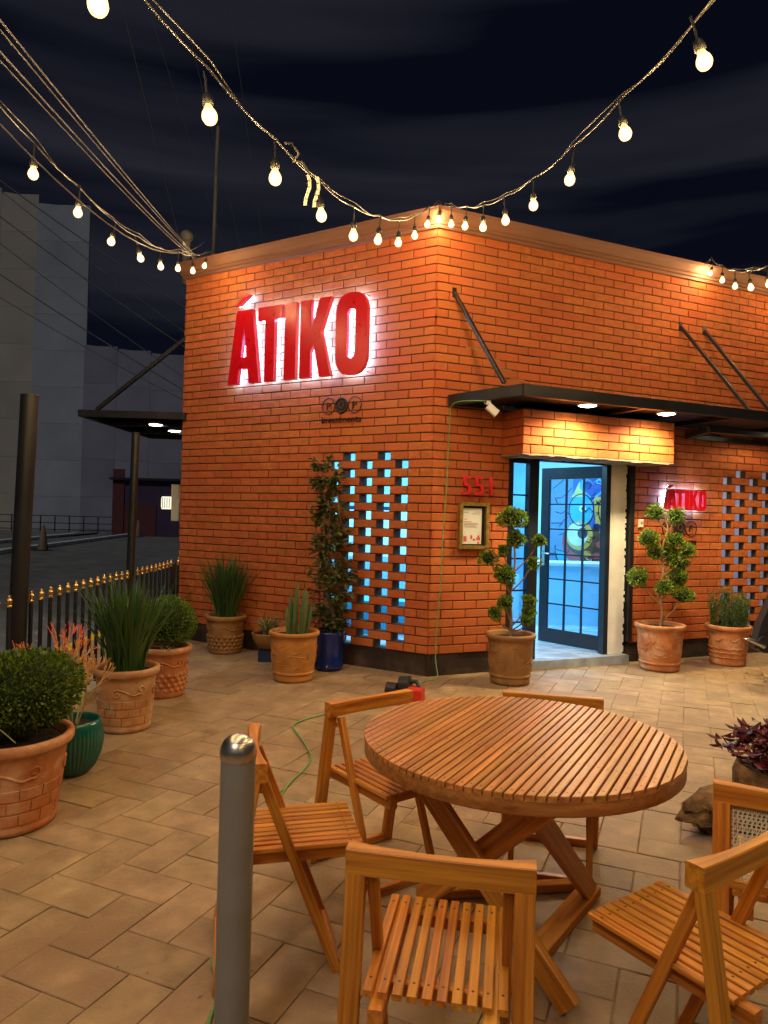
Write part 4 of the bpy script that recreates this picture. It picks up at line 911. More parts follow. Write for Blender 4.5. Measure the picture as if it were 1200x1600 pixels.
bar_obj('tube', (0, 0, 0), (0, 0, 2.34), .095, .095, 'black', t); bar_obj('base_plate', (0, 0, 0), (0, 0, .012), .16, .16, 'black', t); bar_obj('cap', (0, 0, 2.3405), (0, 0, 2.352), .10, .10, 'black', t)
t = thing('meter_box', 'cream meter enclosure fixed to the left side of the building', 'meter box', (-2.80, 9.62, 1.46))
bar_obj('enclosure', (0, 0, 0), (0, 0, .49), .11, .20, 'meterbox', t, c=.01); bar_obj('hatch', (-.058, 0, .06), (-.058, 0, .43), .006, .15, 'whiteplastic', t)
t = thing('bulkhead_lamp', 'caged white bulkhead lamp projecting from the meter enclosure', 'lamp', (-2.93, 9.60, 1.70))
b = MB(); b.cbox(.13, .12, .17, .03); b.build('lens', 'lamp_lens', t, fix=True)
for dx in (-.045, -.015, .015, .045): bar_obj('cage_bar', (dx, -.065, -.07), (dx, -.065, .07), .008, .008, 'black', t)

def far_building(name, label, x0, x1, y, h0, h1, mat, depth, rows_, parent_rot=0.0):
    t = thing(name, label, 'building', ((x0 + x1) / 2, y, -.125))
    w = (x1 - x0)
    b = MB(); b.add([(-w / 2, .12, 0), (w / 2, .12, 0), (w / 2, .12, h1), (-w / 2, .12, h0), (-w / 2 - 6, depth, 0), (w / 2 - 7, depth, 0), (w / 2 - 7, depth, h1), (-w / 2 - 6, depth, h0)],
                    [(0, 1, 2, 3), (5, 4, 7, 6), (1, 5, 6, 2), (4, 0, 3, 7), (3, 2, 6, 7)]); b.build('wall', mat, t)
    nx = max(1, round(w / 2.4)); nz = rows_
    for i in range(nx):
        for j in range(nz):
            a0, a1 = -w / 2 + w * i / nx + .006, -w / 2 + w * (i + 1) / nx - .006
            zt = lerp(h0, h1, (i + .5) / nx); b = MB(); b.box((a0, 0, zt * j / nz + .006), (a1, .12, zt * (j + 1) / nz - .006)); b.build('cladding_panel', mat, t)
    return t
far_building('far_hall', 'tall beige clad building block at the far left across the road', -34, -23.9, 48.0, 24.2, 22.7, 'farwall_a', 14, 9)
far_building('far_hall', 'tall grey clad building block beside the beige one across the road', -23.95, -20.35, 47.85, 22.3, 22.0, 'farwall_b', 14, 9)
far_building('far_hall', 'lower violet grey building block just left of the brick building', -20.42, -7.0, 47.7, 12.75, 11.4, 'farwall_c', 14, 5)
t = thing('roadside_kiosk', 'dark red and purple painted kiosk across the road', 'kiosk', (-15.4, 46.2, -.1))
b = MB(); b.box((-2.2, 0, 0), (2.4, 2.0, 3.6)); b.build('wall', 'farpurple', t); b = MB(); b.box((-2.25, -.08, 0), (-1.5, -.01, 4.3)); b.build('sign_panel', 'farred', t); b = MB(); b.box((-1.45, -.06, .0), (.6, -.01, 2.0)); b.build('shutter', 'farred', t)
b = MB(); b.box((-2.4, -.3, 3.6), (2.6, 2.2, 3.75)); b.build('roof', 'soffit', t)
t = thing('roadside_railing', 'low dark railing along the far pavement', 'railing', (-24, 46.9, 0))
for k in range(13): bar_obj('post', (k * .95 - 1.5, 0, 0), (k * .95 - 1.5, 0, 1.05), .06, .06, 'black', t)
for z in (.15, .58, 1.05): bar_obj('rail', (-1.5, 0, z), (9.9, 0, z), .04, .05, 'black', t)
for label, p, h in (('traffic cone on the near kerb across the road', (-13.5, 28.2, -.12), 1.0), ('traffic cone farther along the kerb across the road', (-15.35, 44.5, -.12), 1.05)):
    t = thing('traffic_cone', label, 'cone', p); b = MB(); b.lathe([(.20, .03), (.06, h), (.0001, h + .01)], 16); b.build('cone', 'cone', t); b = MB(); b.box((-.26, -.26, 0), (.26, .26, .03)); b.build('base', 'black', t)

# ------------------------------------------------------------------ bollard and cable
t = thing('bollard', 'grey metal bollard with polished domed cap in the foreground', 'bollard', (-.411, 2.10, 0))
b = MB(); b.tube([(0, 0, 0), (0, 0, .882)], .051, 40, cap=False); b.build('tube', 'bollard', t)
b = MB(); b.lathe([(.0525, .874), (.0535, .878), (.0535, .898), (.052, .904), (.050, .914), (.043, .928), (.030, .939), (.014, .945), (.0001, .947)], 40); b.build('cap', 'steel', t)
b = MB(); b.lathe([(.085, 0), (.085, .010), (.052, .012)], 32); b.build('base_flange', 'steel', t)
def smooth_path(pts, n=6):
    out = []; P = [Vector(p) for p in pts]
    for i in range(len(P) - 1):
        p0, p1, p2, p3 = P[max(i - 1, 0)], P[i], P[i + 1], P[min(i + 2, len(P) - 1)]
        for k in range(n):
            t = k / n; out.append(.5 * ((2 * p1) + (-p0 + p2) * t + (2 * p0 - 5 * p1 + 4 * p2 - p3) * t * t + (-p0 + 3 * p1 - 3 * p2 + p3) * t ** 3))
    return out + [P[-1]]
gp = [(.43, 6.88), (.30, 6.45)]
gq = [(.10, 6.12), (.04, 6.03), (-.17, 5.91), (-.42, 5.68), (-.61, 5.45), (-.63, 5.28), (-.54, 5.03), (-.44, 4.68), (-.45, 4.47), (-.52, 4.19), (-.54, 3.91), (-.50, 3.63), (-.58, 3.30), (-.64, 3.05), (-.61, 2.91), (-.58, 2.77), (-.555, 2.65), (-.565, 2.52), (-.505, 2.38), (-.505, 2.22), (-.47, 2.02), (-.5, 1.7)]
path = [WR(.30, .50, 2.72), WR(.17, .12, 2.74), WR(.16, .05, 2.55), WR(.15, .04, 2.0), WR(.115, .05, 1.4), WR(.10, .05, .9), WR(.06, .07, .5), WR(.04, .10, .2), WR(.02, .18, .03)] + [Vector((x, y_, .008)) for x, y_ in gp]
b = MB(); b.tube(smooth_path(path), .0055, 6); o = b.build('power_cable', 'cable'); tag(o, 'green cable hanging down the brick corner to the power tool', 'cable')
b = MB(); b.tube(smooth_path([Vector((x, y_, .0085)) for x, y_ in gq]), .0065, 6); o = b.build('power_cable', 'cable'); tag(o, 'green cable snaking over the paving past the grey bollard', 'cable')
t = thing('power_tool', 'red and black power tool lying on the paving behind the table', 'power tool', (.20, 6.20, 0), R_(-20))
b = MB(); b.tube([(-.02, 0, .13), (.07, .0, .14)], [.075, .075], 18); b.tube([(-.12, -.06, .10), (-.03, -.06, .10)], [.06, .06], 16); b.build('motor_housing', 'toolblack', t)
b = MB(); b.cbox(.13, .10, .13, .02, Matrix.Translation((.13, -.02, .065))); b.build('battery_body', 'toolred', t, fix=True)
b = MB(); b.tube([(-.13, -.06, .10), (-.125, -.06, .10)], .045, 16); b.build('disc', 'toolred', t)
b = MB(); b.tube([(.06, .02, .16), (.12, .02, .17), (.16, .0, .12)], .02, 10); b.build('handle', 'toolblack', t)

# ------------------------------------------------------------------ furniture
def chair_rail_mesh():
    b = MB(); n = 14; hw = .235; h = .060; vs = []
    for i in range(n + 1):
        s = -1 + 2 * i / n; x = s * hw; fr_ = .012 + .022 * s * s; zt = h / 2 + .004 * s * s; bk = -.018
        vs += [(x, bk, -h / 2), (x, fr_ - .003, -h / 2), (x, fr_, -h / 2 + .003), (x, fr_, zt - .003), (x, fr_ - .003, zt), (x, bk + .003, zt), (x, bk, zt - .003)]
    k = 7; fs = []
    for i in range(n):
        for j in range(k): fs.append((i * k + j, (i + 1) * k + j, (i + 1) * k + (j + 1) % k, i * k + (j + 1) % k))
    fs += [tuple(range(k)), tuple(range(n * k + k - 1, n * k - 1, -1))]
    b.add(vs, fs); return b
def make_chair(seat_y=0.0):
    root = bpy.data.objects.new('folding_chair', None); COL.objects.link(root)
    chair_rail_mesh().build('back_rail', 'wood', root, Matrix.Translation((0, 0, .728)), fix=True)
    for s in (-1, 1):
        bar_obj('rear_leg', (s * .209, -.115, .004), (s * .209, -.004, .699), .05, .032, 'wood', root, up=(0, 1, 0))
        bar_obj('front_leg', (s * .170, .295, .004), (s * .170, .020, .690), .026, .034, 'wood', root, up=(0, 1, 0))
        bar_obj('seat_rail', (s * .1355, -.105, .408), (s * .1355, .375, .414), .036, .046, 'wood', root)
        bar_obj('pivot_peg', (s * .184, .012, .655), (s * .186, .012, .655), .020, .020, 'wood', root)
    bar_obj('floor_stretcher', (-.183, -.112, .020), (.183, -.112, .020), .030, .036, 'wood', root)
    bar_obj('floor_stretcher', (-.156, .292, .020), (.156, .292, .020), .030, .036, 'wood', root)
    bar_obj('seat_bearer', (-.117, .02, .414), (.117, .02, .414), .03, .036, 'wood', root)
    bar_obj('seat_bearer', (-.117, .33, .417), (.117, .33, .417), .03, .036, 'wood', root)
    sl = MB(); sl.cbox(.44, .0255, .016, .0025)
    for x in (-.17, .18): sl.lathe([(.0040, .0084), (.0001, .0086)], 8, mi=1, smooth=False, off=(x, 0, 0)); 
    me = sl.mesh('slat'); me.materials.append(M['wood']); me.materials.append(M['screw'])
    bm = bmesh.new(); bm.from_mesh(me); bmesh.ops.recalc_face_normals(bm, faces=bm.faces); bm.to_mesh(me); bm.free()
    for i in range(10):
        x = (i - 4.5) * .0362
        link('slat', me, 'wood', root, frame((x, -.075, .4400), (x, .385, .4460)))
    return root
def copy_tree(o, parent=None):
    c = o.copy(); COL.objects.link(c)
    if parent is not None: c.parent = parent
    for ch in list(o.children): copy_tree(ch, c)
    return c
chair0 = make_chair(); first = True
CH_POS = [((0.160, 1.765), (.176, .984), 'wooden folding chair in the foreground with its back to the camera'),
          ((-.045, 3.315), (.60, -.80), 'wooden folding chair behind the table on its left side'),
          ((.835, 3.430), (-.22, -.975), 'wooden folding chair directly behind the table, mostly hidden by it'),
          ((-.45, 2.60), (.97, .22), 'wooden folding chair behind the grey bollard, seen from its side'),
          ((.985, 1.880), (-.567, .823), 'wooden folding chair at the table on the right, seen from behind'),
          ((1.315, 2.235), (.40, .917), 'wooden folding chair with woven cane back at the right edge')]
chairs = []
for (x, y), (fx, fy), lab in CH_POS:
    c = chair0 if first else copy_tree(chair0); first = False
    a = math.atan2(-fx, fy); c.location = (x, y, 0); c.rotation_euler = (0, 0, a); tag(c, lab, 'chair', 'wooden folding chairs'); chairs.append(c)
# woven cane panel on the last one
b = MB()
for i in range(27):
    x = -.175 + i * .35 / 26; b.bar((x, 0, .69), (x + (.0 if i % 2 else .004), -.045, .47), .0035, .002, up=(0, 1, 0))
for j in range(20):
    z = .475 + j * .0112; yy = -.045 * (.69 - z) / .22; b.bar((-.18, yy + .0015, z), (.18, yy + .0015, z), .002, .0038)
for i in range(-8, 27):
    x0 = -.175 + i * .0135; 
    p0, p1 = Vector((x0, -.043, .475)), Vector((x0 + .105, -.001, .69))
    if p1.x < -.18 or p0.x > .18: continue
    if p0.x < -.178: t_ = (-.178 - p0.x) / (p1.x - p0.x); p0 = p0.lerp(p1, t_)
    if p1.x > .178: t_ = (.178 - p0.x) / (p1.x - p0.x); p1 = p0.lerp(p1, t_)
    if (p1 - p0).length > .01: b.bar(p0, p1, .0035, .002, up=(0, 1, 0))
stuff(b.build('cane_weave', 'cane', chairs[-1]))
bar_obj('cane_rail', (-.184, -.046, .462), (.184, -.046, .462), .02, .03, 'wood', chairs[-1])

TC = Vector((.555, 2.80, 0)); TR = .610; TZ = .75; ta = R_(61)
tb = thing('round_table', 'round slatted wooden folding table with crossed legs', 'table', TC)
pitch = .0315; nsl = int(2 * TR / pitch)
for i in range(nsl + 1):
    yc = (i - nsl / 2) * pitch; w = .0255; y0, y1 = yc - w / 2, yc + w / 2
    y0 = max(y0, -TR + .004); y1 = min(y1, TR - .004)
    if y1 - y0 < .008: continue
    pts = []
    for k in range(5): yy = lerp(y0, y1, k / 4); pts.append((math.sqrt(TR * TR - yy * yy), yy))
    for k in range(5): yy = lerp(y1, y0, k / 4); pts.append((-math.sqrt(TR * TR - yy * yy), yy))
    b = MB(); c = .0022; n = len(pts)
    cy = (y0 + y1) / 2
    top = [(x - math.copysign(c, x), y - math.copysign(c, y - cy) * (1 if abs(y - cy) > (y1 - y0) * .4 else 0)) for x, y in pts]
    vs = [(x, y - cy, 0) for x, y in pts] + [(x, y - cy, .018) for x, y in pts] + [(x, y - cy, .020) for x, y in top]
    b.add(vs, [tuple(range(n - 1, -1, -1)), tuple(range(2 * n, 3 * n))] + [(k, (k + 1) % n, n + (k + 1) % n, n + k) for k in range(n)] + [(n + k, n + (k + 1) % n, 2 * n + (k + 1) % n, 2 * n + k) for k in range(n)])
    xm = min(abs(p[0]) for p in pts)
    for x in (xm - .03, -xm + .03, .20, -.20):
        if abs(x) < xm: b.lathe([(.0040, .0203), (.0001, .0206)], 8, mi=1, smooth=False, off=(x, 0, 0))
    b.build('slat', ['tablewood', 'screw'], tb, Matrix.Rotation(ta, 4, 'Z') @ Matrix.Translation((0, cy, TZ - .020)), fix=True)
b = MB(); b.lathe([(TR - .002, TZ - .0205), (TR - .002, TZ - .064), (TR - .006, TZ - .068), (TR - .052, TZ - .068), (TR - .052, TZ - .0205), (TR - .002, TZ - .0205)], 72); b.build('rim_ring', 'tablewood', tb, fix=True)
for s in (-.20, .20):
    d = Vector((math.cos(ta), math.sin(ta), 0)); p = Vector((-d.y, d.x, 0))
    bar_obj('batten', p * -.53 + d * s + Vector((0, 0, TZ - .045)), p * .53 + d * s + Vector((0, 0, TZ - .045)), .06, .045, 'wood', tb)
def tleg(a, b_, name='leg', w=.085, t=.034):
    a, b_ = Vector(a) - TC, Vector(b_) - TC
    return bar_obj(name, a, b_, t, w, 'wood', tb, up=(0, 0, 1), c=.004)
tleg((.640, 2.295, .03), (.09, 2.800, .69))     # front foot to far left of the top
tleg((.20, 2.945, .03), (.555, 2.285, .69))     # far left foot to the front of the top
tleg((.915, 3.01, .03), (.485, 2.325, .69))     # far right foot to the front of the top
bar_obj('floor_bar', Vector((.93, 3.06, .022)) - TC, Vector((.45, 2.40, .022)) - TC, .085, .036, 'footwood', tb)
bar_obj('floor_bar', Vector((.18, 2.98, .022)) - TC, Vector((.93, 3.10, .022)) - TC, .05, .036, 'footwood', tb)

# ------------------------------------------------------------------ pots
def pot_mesh(rt, rb, h, rim=.05, seg=40, lip=.018, belly=0.0):
    b = MB()
    def rr(z): t = z / h; return lerp(rb, rt - lip, t) + belly * math.sin(math.pi * t)
    P = [(.0001, .0), (rb - .012, .0), (rb + .002, .006), (rr(.035) + .006, .03), (rr(.05), .045)]
    for k in range(1, 9): z = lerp(.05, h - rim - .012, k / 8); P.append((rr(z), z))
    P += [(rt - .004, h - rim - .002), (rt + .004, h - rim + .008), (rt + .006, h - .018), (rt + .002, h - .004), (rt - .008, h), (rt - .026, h - .0022), (rt - .034, h - .02), (rr(h * .8) - .03, h - .075)]
    b.lathe(P, seg); return b, rr
def soil(parent, r, z, mat='soil'):
    b = MB(); random.seed(int(r * 1000)); n = 24; vs = [(0, 0, z + .012)]
    for ring in (.5, 1.0):
        for k in range(n): t = 2 * math.pi * k / n; vs.append((r * ring * math.cos(t), r * ring * math.sin(t), z + random.uniform(-.008, .010) * (1.2 - ring)))
    fs = [(0, 1 + k, 1 + (k + 1) % n) for k in range(n)] + [(1 + k, 1 + n + k, 1 + n + (k + 1) % n, 1 + (k + 1) % n) for k in range(n)]
    b.add(vs, fs, 0, True); return b.build('soil', mat, parent)
def relief_bricks(pot, rr, z0, rows, h, n, mat, pr=.006, gap=.006):
    """raised brick pattern moulded on the pot"""
    for j in range(rows):
        for k in range(n):
            a0 = 2 * math.pi * (k + (j % 2) * .5) / n; da = 2 * math.pi / n; g_ = gap / rr(z0)
            b = MB(); za, zb = z0 + j * h + gap / 2, z0 + (j + 1) * h - gap / 2
            vs = []
            for s in range(4):
                a = a0 + g_ / 2 + (da - g_) * s / 3
                for z, e in ((za, -.004), (za + .003, pr), (zb - .003, pr), (zb, -.004)): r = rr(z) + e; vs.append((r * math.cos(a), r * math.sin(a), z))
            fs = [(s * 4 + q, (s + 1) * 4 + q, (s + 1) * 4 + q + 1, s * 4 + q + 1) for s in range(3) for q in range(3)] + [(0, 1, 2, 3), (15, 14, 13, 12)]
            b.add(vs, fs); b.build('relief_brick', mat, pot)
def relief_scroll(pot, rr, zc, a0, mat, s=1.0, flip=1):
    pts = []
    def sp(cx, cz, r0, turns, st, dirn): return [(cx + r0 * (1 - t * .75) * math.cos(st + dirn * turns * 2 * math.pi * t), cz + r0 * (1 - t * .75) * math.sin(st + dirn * turns * 2 * math.pi * t)) for t in [i / 22 for i in range(23)]]
    left = sp(-.075 * s, -.012 * s, .030 * s, 1.15, R_(60), 1); right = sp(.075 * s, .012 * s, .030 * s, 1.15, R_(240), 1)
    line = left[::-1] + [(-.03 * s, .006 * s), (0, -.012 * s), (.03 * s, -.022 * s)] + right
    b = MB(); P = []
    for x, z in line:
        z = zc + z * flip; r = rr(z) + .001; a = a0 + x / r; P.append((r * math.cos(a), r * math.sin(a), z))
    b.tube(smooth_path(P, 2), .0065 * s, 6); b.build('relief_scroll', mat, pot)
def potted(name, label, cat, loc, rt, rb, h, mat, relief='none', seed=0, belly=0.0, face=None, grp='potted plants on the patio', rim=.05):
    random.seed(seed); t = thing(name, label, cat, loc, 0, grp)
    b, rr = pot_mesh(rt, rb, h, rim, belly=belly); pot = b.build('pot', mat, t)
    f = math.atan2(-loc[1], -loc[0]) if face is None else face     # side turned to the patio
    if relief == 'bricks':
        relief_bricks(pot, rr, .055, 3, .062 * h / .46, 14, mat); [relief_scroll(pot, rr, h * .66, f + d, mat, 1.15) for d in (-1.6, 0.12, 1.7)]
    if relief == 'lumps':
        b = MB()
        for j in range(4):
            for k in range(20):
                a = 2 * math.pi * (k + (j % 2) * .5) / 20; z = .07 + j * .042; r = rr(z)
                b.ico((r * math.cos(a), r * math.sin(a), z), .027, 1, sq=(.8, .8, .8))
        stuff(b.build('relief_stones', mat, pot)); [relief_scroll(pot, rr, h * .68, f + d, mat, 1.1) for d in (-1.2, .25, 1.6)]
    if relief == 'figure':
        b = MB()
        for k in range(46):
            a = f + random.uniform(-1.9, 1.9); z = random.uniform(.14, h - rim - .06); L_ = random.uniform(.02, .06); ang = random.uniform(0, 3.14)
            P = [((rr(z + q * L_ * math.sin(ang)) + .001) * math.cos(a + q * L_ * math.cos(ang) / .2), (rr(z + q * L_ * math.sin(ang)) + .001) * math.sin(a + q * L_ * math.cos(ang) / .2), z + q * L_ * math.sin(ang) + .008 * q * q) for q in (-1, -.5, 0, .5, 1)]
            b.tube(P, .0055, 5)
        stuff(b.build('relief_ornament', mat, pot))
        b = MB(); b.lathe([(rr(.085), .070), (rr(.085) + .008, .078), (rr(.09) + .008, .092), (rr(.1), .10)], 40); b.build('relief_band', mat, pot)
    if relief == 'waves':
        for z in (.10, .15, .20):
            b = MB(); b.tube([((rr(z) + .001) * math.cos(a * .1), (rr(z) + .001) * math.sin(a * .1), z + .006 * math.sin(a * 1.3 + z * 30)) for a in range(64)], .006, 6); b.build('relief_line', mat, pot)
        b = MB(); b.tube([((rr(h * .68) + .001) * math.cos(a * .05), (rr(h * .68) + .001) * math.sin(a * .05), h * .68 + .022 * math.sin(a * .4)) for a in range(127)], .005, 6); b.build('relief_line', mat, pot)
    soil(t, rt - .03, h - .045)
    return t, rr
def leaf_quad(b, p, d, n_, l, w, mi=0):
    d = d.normalized(); s = d.cross(n_)
    if s.length < 1e-4: s = d.orthogonal()
    s.normalize(); u = s.cross(d).normalized()
    m_ = p + d * l * .5 + u * l * .06
    b.add([p, m_ + s * w * .5, p + d * l, m_ - s * w * .5], [(0, 1, 2, 3)], mi, False)
def rv(): 
    while True:
        v = Vector((random.uniform(-1, 1), random.uniform(-1, 1), random.uniform(-1, 1)))
        if .05 < v.length < 1: return v.normalized()
def leaf_ball(parent, c, r, n, l, mat, name='crown', sq=(1, 1, 1), bumps=.08, core=True):
    c = Vector(c); b = MB(); ph = [(rv(), random.uniform(2, 5), random.uniform(0, 6)) for _ in range(5)]
    for _ in range(n):
        v = rv(); k = 1 + bumps * sum(math.sin(q.dot(v) * f + o) for q, f, o in ph) / 2
        d = r * k * (1 - abs(random.gauss(0, .10))) * random.choice((1, 1, 1, .93, .86))
        p = c + Vector((v.x * sq[0], v.y * sq[1], v.z * sq[2])) * d
        leaf_quad(b, p, v + rv() * .9 + Vector((0, 0, .35)), rv(), l * random.uniform(.7, 1.25), l * random.uniform(.45, .65))
    o = stuff(b.build(name, mat, parent))
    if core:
        b = MB(); b.ico(c, r * .80, 2, sq=sq, jit=.05); b.build('shade_core', 'darkcore', parent)  # dark solid ball stands in for the shade inside the crown
    return o
def blades(parent, base, n, h, spread, r0, w, mat, name='blades', bend=.5, hvar=.3, seg=5):
    b = MB()
    for _ in range(n):
        a = random.uniform(0, 2 * math.pi); rr_ = r0 * math.sqrt(random.random()); p = Vector(base) + Vector((rr_ * math.cos(a), rr_ * math.sin(a), 0))
        a2 = a + random.gauss(0, .7); hh = h * random.uniform(1 - hvar, 1); out = spread * random.uniform(.1, 1) * (rr_ / r0 + .3) / 1.1
        dr = Vector((math.cos(a2), math.sin(a2), 0)); sd = Vector((-dr.y, dr.x, 0)); tw = random.uniform(-.8, .8); sd = (sd * math.cos(tw) + dr * math.sin(tw))
        vs = []
        for k in range(seg + 1):
            t = k / seg; q = p + dr * out * (t ** (1 + bend)) + Vector((0, 0, hh * (t - bend * .25 * t * t * (out / spread))))
            ww = w * (1 - t ** 2.2) + .0006; vs += [q - sd * ww / 2, q + sd * ww / 2]
        b.add(vs, [(2 * k, 2 * k + 1, 2 * k + 3, 2 * k + 2) for k in range(seg)], 0, True)
    return stuff(b.build(name, mat, parent))

# 1 big clipped box plant, nearest on the left
t, rr = potted('potted_boxwood', 'large clipped boxwood ball in scroll moulded terracotta pot at left edge', 'potted plant', (-1.875, 3.62, 0), .300, .222, .455, 'terra', 'bricks', 1)
leaf_ball(t, (.05, .0, .665), .275, 8500, .022, 'boxleaf', sq=(1.06, 1.06, .80), bumps=.09)
b = MB()
for (p0, p1, p2) in (((-.10, -.29, .61), (.05, -.31, .60), (.19, -.31, .50)), ((-.2, -.28, .42), (-.05, -.31, .48), (.02, -.30, .52))): b.tube(smooth_path([p0, p1, p2], 5), .0028, 5)
b.build('stray_stem', 'spider', t)
# 2 teal bowl with firestick plant
random.seed(2); t = thing('potted_firestick', 'orange firestick plant in ribbed teal glazed bowl', 'potted plant', (-1.85, 4.30, 0), 0, 'potted plants on the patio')
b = MB(); TP = [(.0001, 0), (.085, 0), (.10, .006), (.135, .05), (.165, .12), (.178, .19), (.176, .25), (.165, .305), (.155, .325), (.148, .328), (.142, .318), (.15, .25)]
b.lathe(TP, 180, fn=lambda r, z, a: r + (.0035 * math.sin(a * 45) if .01 < z < .30 and r > .1 else 0)); b.build('pot', 'teal', t); soil(t, .148, .285)
b = MB()
def branch(p, d, l, r, lev):
    q = p + d * l * .5 + rv() * l * .04; e = p + d * l; b.tube([p, q, e], [r, r * .92, r * .85], 5, cap=lev == 0)
    if lev == 0: return
    for _ in range(random.choice((2, 3, 3))):
        nd = (d + rv() * .55 + Vector((0, 0, .30))).normalized(); branch(e, nd, l * random.uniform(.55, .85), r * .8, lev - 1)
for k in range(5):
    a = k * 1.25; branch(Vector((.03 * math.cos(a), .03 * math.sin(a), .29)), Vector((.35 * math.cos(a), .35 * math.sin(a), 1)).normalized(), random.uniform(.12, .20), .0065, 4)
b.build('branches', 'fire', t)
# 3 grass pot
t, rr = potted('potted_strap_grass', 'tall dark green strap grass in pale scroll moulded pot beside teal bowl', 'potted plant', (-1.86, 5.22, 0), .232, .175, .455, 'terra_pale', 'bricks', 3)
blades(t, (0, 0, .41), 330, .74, .36, .12, .018, 'grassleaf', bend=.5)
# 4 boxwood behind
t, rr = potted('potted_boxwood', 'bright green boxwood ball in stone moulded orange pot near the fence end', 'potted plant', (-1.87, 6.18, 0), .222, .165, .43, 'terra', 'lumps', 4)
leaf_ball(t, (0.02, .0, .64), .225, 5200, .021, 'boxleaf2', sq=(1.08, 1.08, .92), bumps=.06)
b = MB()
for i in range(14): p = Vector((.06 + random.uniform(-.06, .10), -.2 + random.uniform(-.03, .02), .43 + random.uniform(0, .03))); leaf_quad(b, p, rv(), rv(), .03, .02)
stuff(b.build('pale_leaf_litter', 'spider', t))
# 5 second grass pot at the wall
t, rr = potted('potted_strap_grass', 'strap grass in terracotta pot standing against the left brick wall', 'potted plant', (-1.775, 8.12, 0), .232, .175, .43, 'terra_brown', 'lumps', 5)
blades(t, (0, 0, .39), 300, .80, .40, .11, .017, 'grassleaf', bend=.5)
# 6 low bowl with spider plant on a block
random.seed(6); t = thing('potted_spider_plant', 'pale variegated spider plant in low bowl behind the cactus pot', 'potted plant', (-1.21, 7.72, 0), 0, 'potted plants on the patio')
b = MB(); b.box((-.10, -.10, 0), (.10, .10, .12)); b.build('stand_block', 'm_navy', t)
b = MB(); b.lathe([(.0001, .12), (.08, .12), (.13, .16), (.175, .23), (.19, .29), (.195, .30), (.185, .305), (.175, .29)], 36); b.build('pot', 'terra_brown', t); soil(t, .175, .275)
blades(t, (0, 0, .275), 240, .26, .27, .07, .012, 'spider', bend=1.2, hvar=.5)
# 7 cactus
t, rr = potted('potted_cactus', 'column cactus in golden terracotta pot before the left wall', 'potted plant', (-.835, 6.86, 0), .240, .180, .475, 'terra_gold', 'figure', 7, belly=.012, rim=.04)
for i, (x, y_, h, lean) in enumerate(((.0, .0, .52, .03), (.06, .02, .46, .06), (-.03, .03, .40, -.05), (.07, -.02, .44, .10), (-.05, -.02, .28, -.08), (.10, .03, .30, .16))):
    b = MB(); b.lathe([(.024 * (1 - (k / 10) ** 6 * .9), .42 + h * k / 10) for k in range(11)] + [(.0001, .42 + h + .01)], 40, off=(x, y_, 0), fn=lambda r, z, a, l=lean: r * (1 + .20 * math.cos(a * 5)))
    b.v = [(vx + lean * (vz - .42), vy + lean * .3 * (vz - .42), vz) for vx, vy, vz in b.v]; b.build('stem', 'cactus', t)
# 8 slender tree in blue pot
random.seed(8); t = thing('potted_tree', 'slender leafy tree in glazed blue pot beside the brick lattice', 'potted plant', (-.535, 7.36, 0), 0, 'potted plants on the patio')
b = MB(); b.lathe([(.0001, 0), (.135, 0), (.145, .008), (.150, .03), (.152, .034), (.148, .04), (.153, .05), (.149, .056), (.160, .36), (.168, .375), (.168, .395), (.158, .40), (.148, .385), (.146, .33)], 40); b.build('pot', 'blueglaze', t); soil(t, .146, .355)
tp = [(.02, 0, .35), (.035, 0, .6), (.06, .0, .9), (.04, .02, 1.2), (.07, .01, 1.5), (.05, .0, 1.8), (.0, .0, 2.12)]
b = MB(); b.tube(smooth_path(tp), [.014 - .009 * i / 36 for i in range(37)], 7); b.tube(smooth_path([(.0, .02, .35), (-.03, .02, .7), (-.07, .02, 1.2), (-.10, 0, 1.7), (-.13, 0, 2.0)]), .007, 6); b.build('trunk', 'bark', t)
b = MB(); lb = MB()
for i in range(210):
    z = random.uniform(.45, 2.17); cx = lerp(.03, -.06, (z - .4) / 1.8); a = random.uniform(0, 2 * math.pi)
    wd = .19 + .10 * math.sin((z - .5) * 3.9) + (.06 if 1.4 < z < 1.9 else 0); d = Vector((math.cos(a), math.sin(a) * .75, random.uniform(-.1, .5))); L_ = wd * random.uniform(.4, 1.15)
    p = Vector((cx, 0, z - .05)); e = p + d * L_; b.tube([p, p.lerp(e, .5) + Vector((0, 0, .012)), e], [.0035, .003, .002], 4, cap=False)
    for k in range(9):
        q = p.lerp(e, random.uniform(.35, 1.05)); leaf_quad(lb, q, d + rv() * .9 - Vector((0, 0, .5)), Vector((0, 0, 1)) + rv() * .5, random.uniform(.055, .105), random.uniform(.032, .055))
b.build('twigs', 'bark', t); stuff(lb.build('crown', 'treeleaf', t))
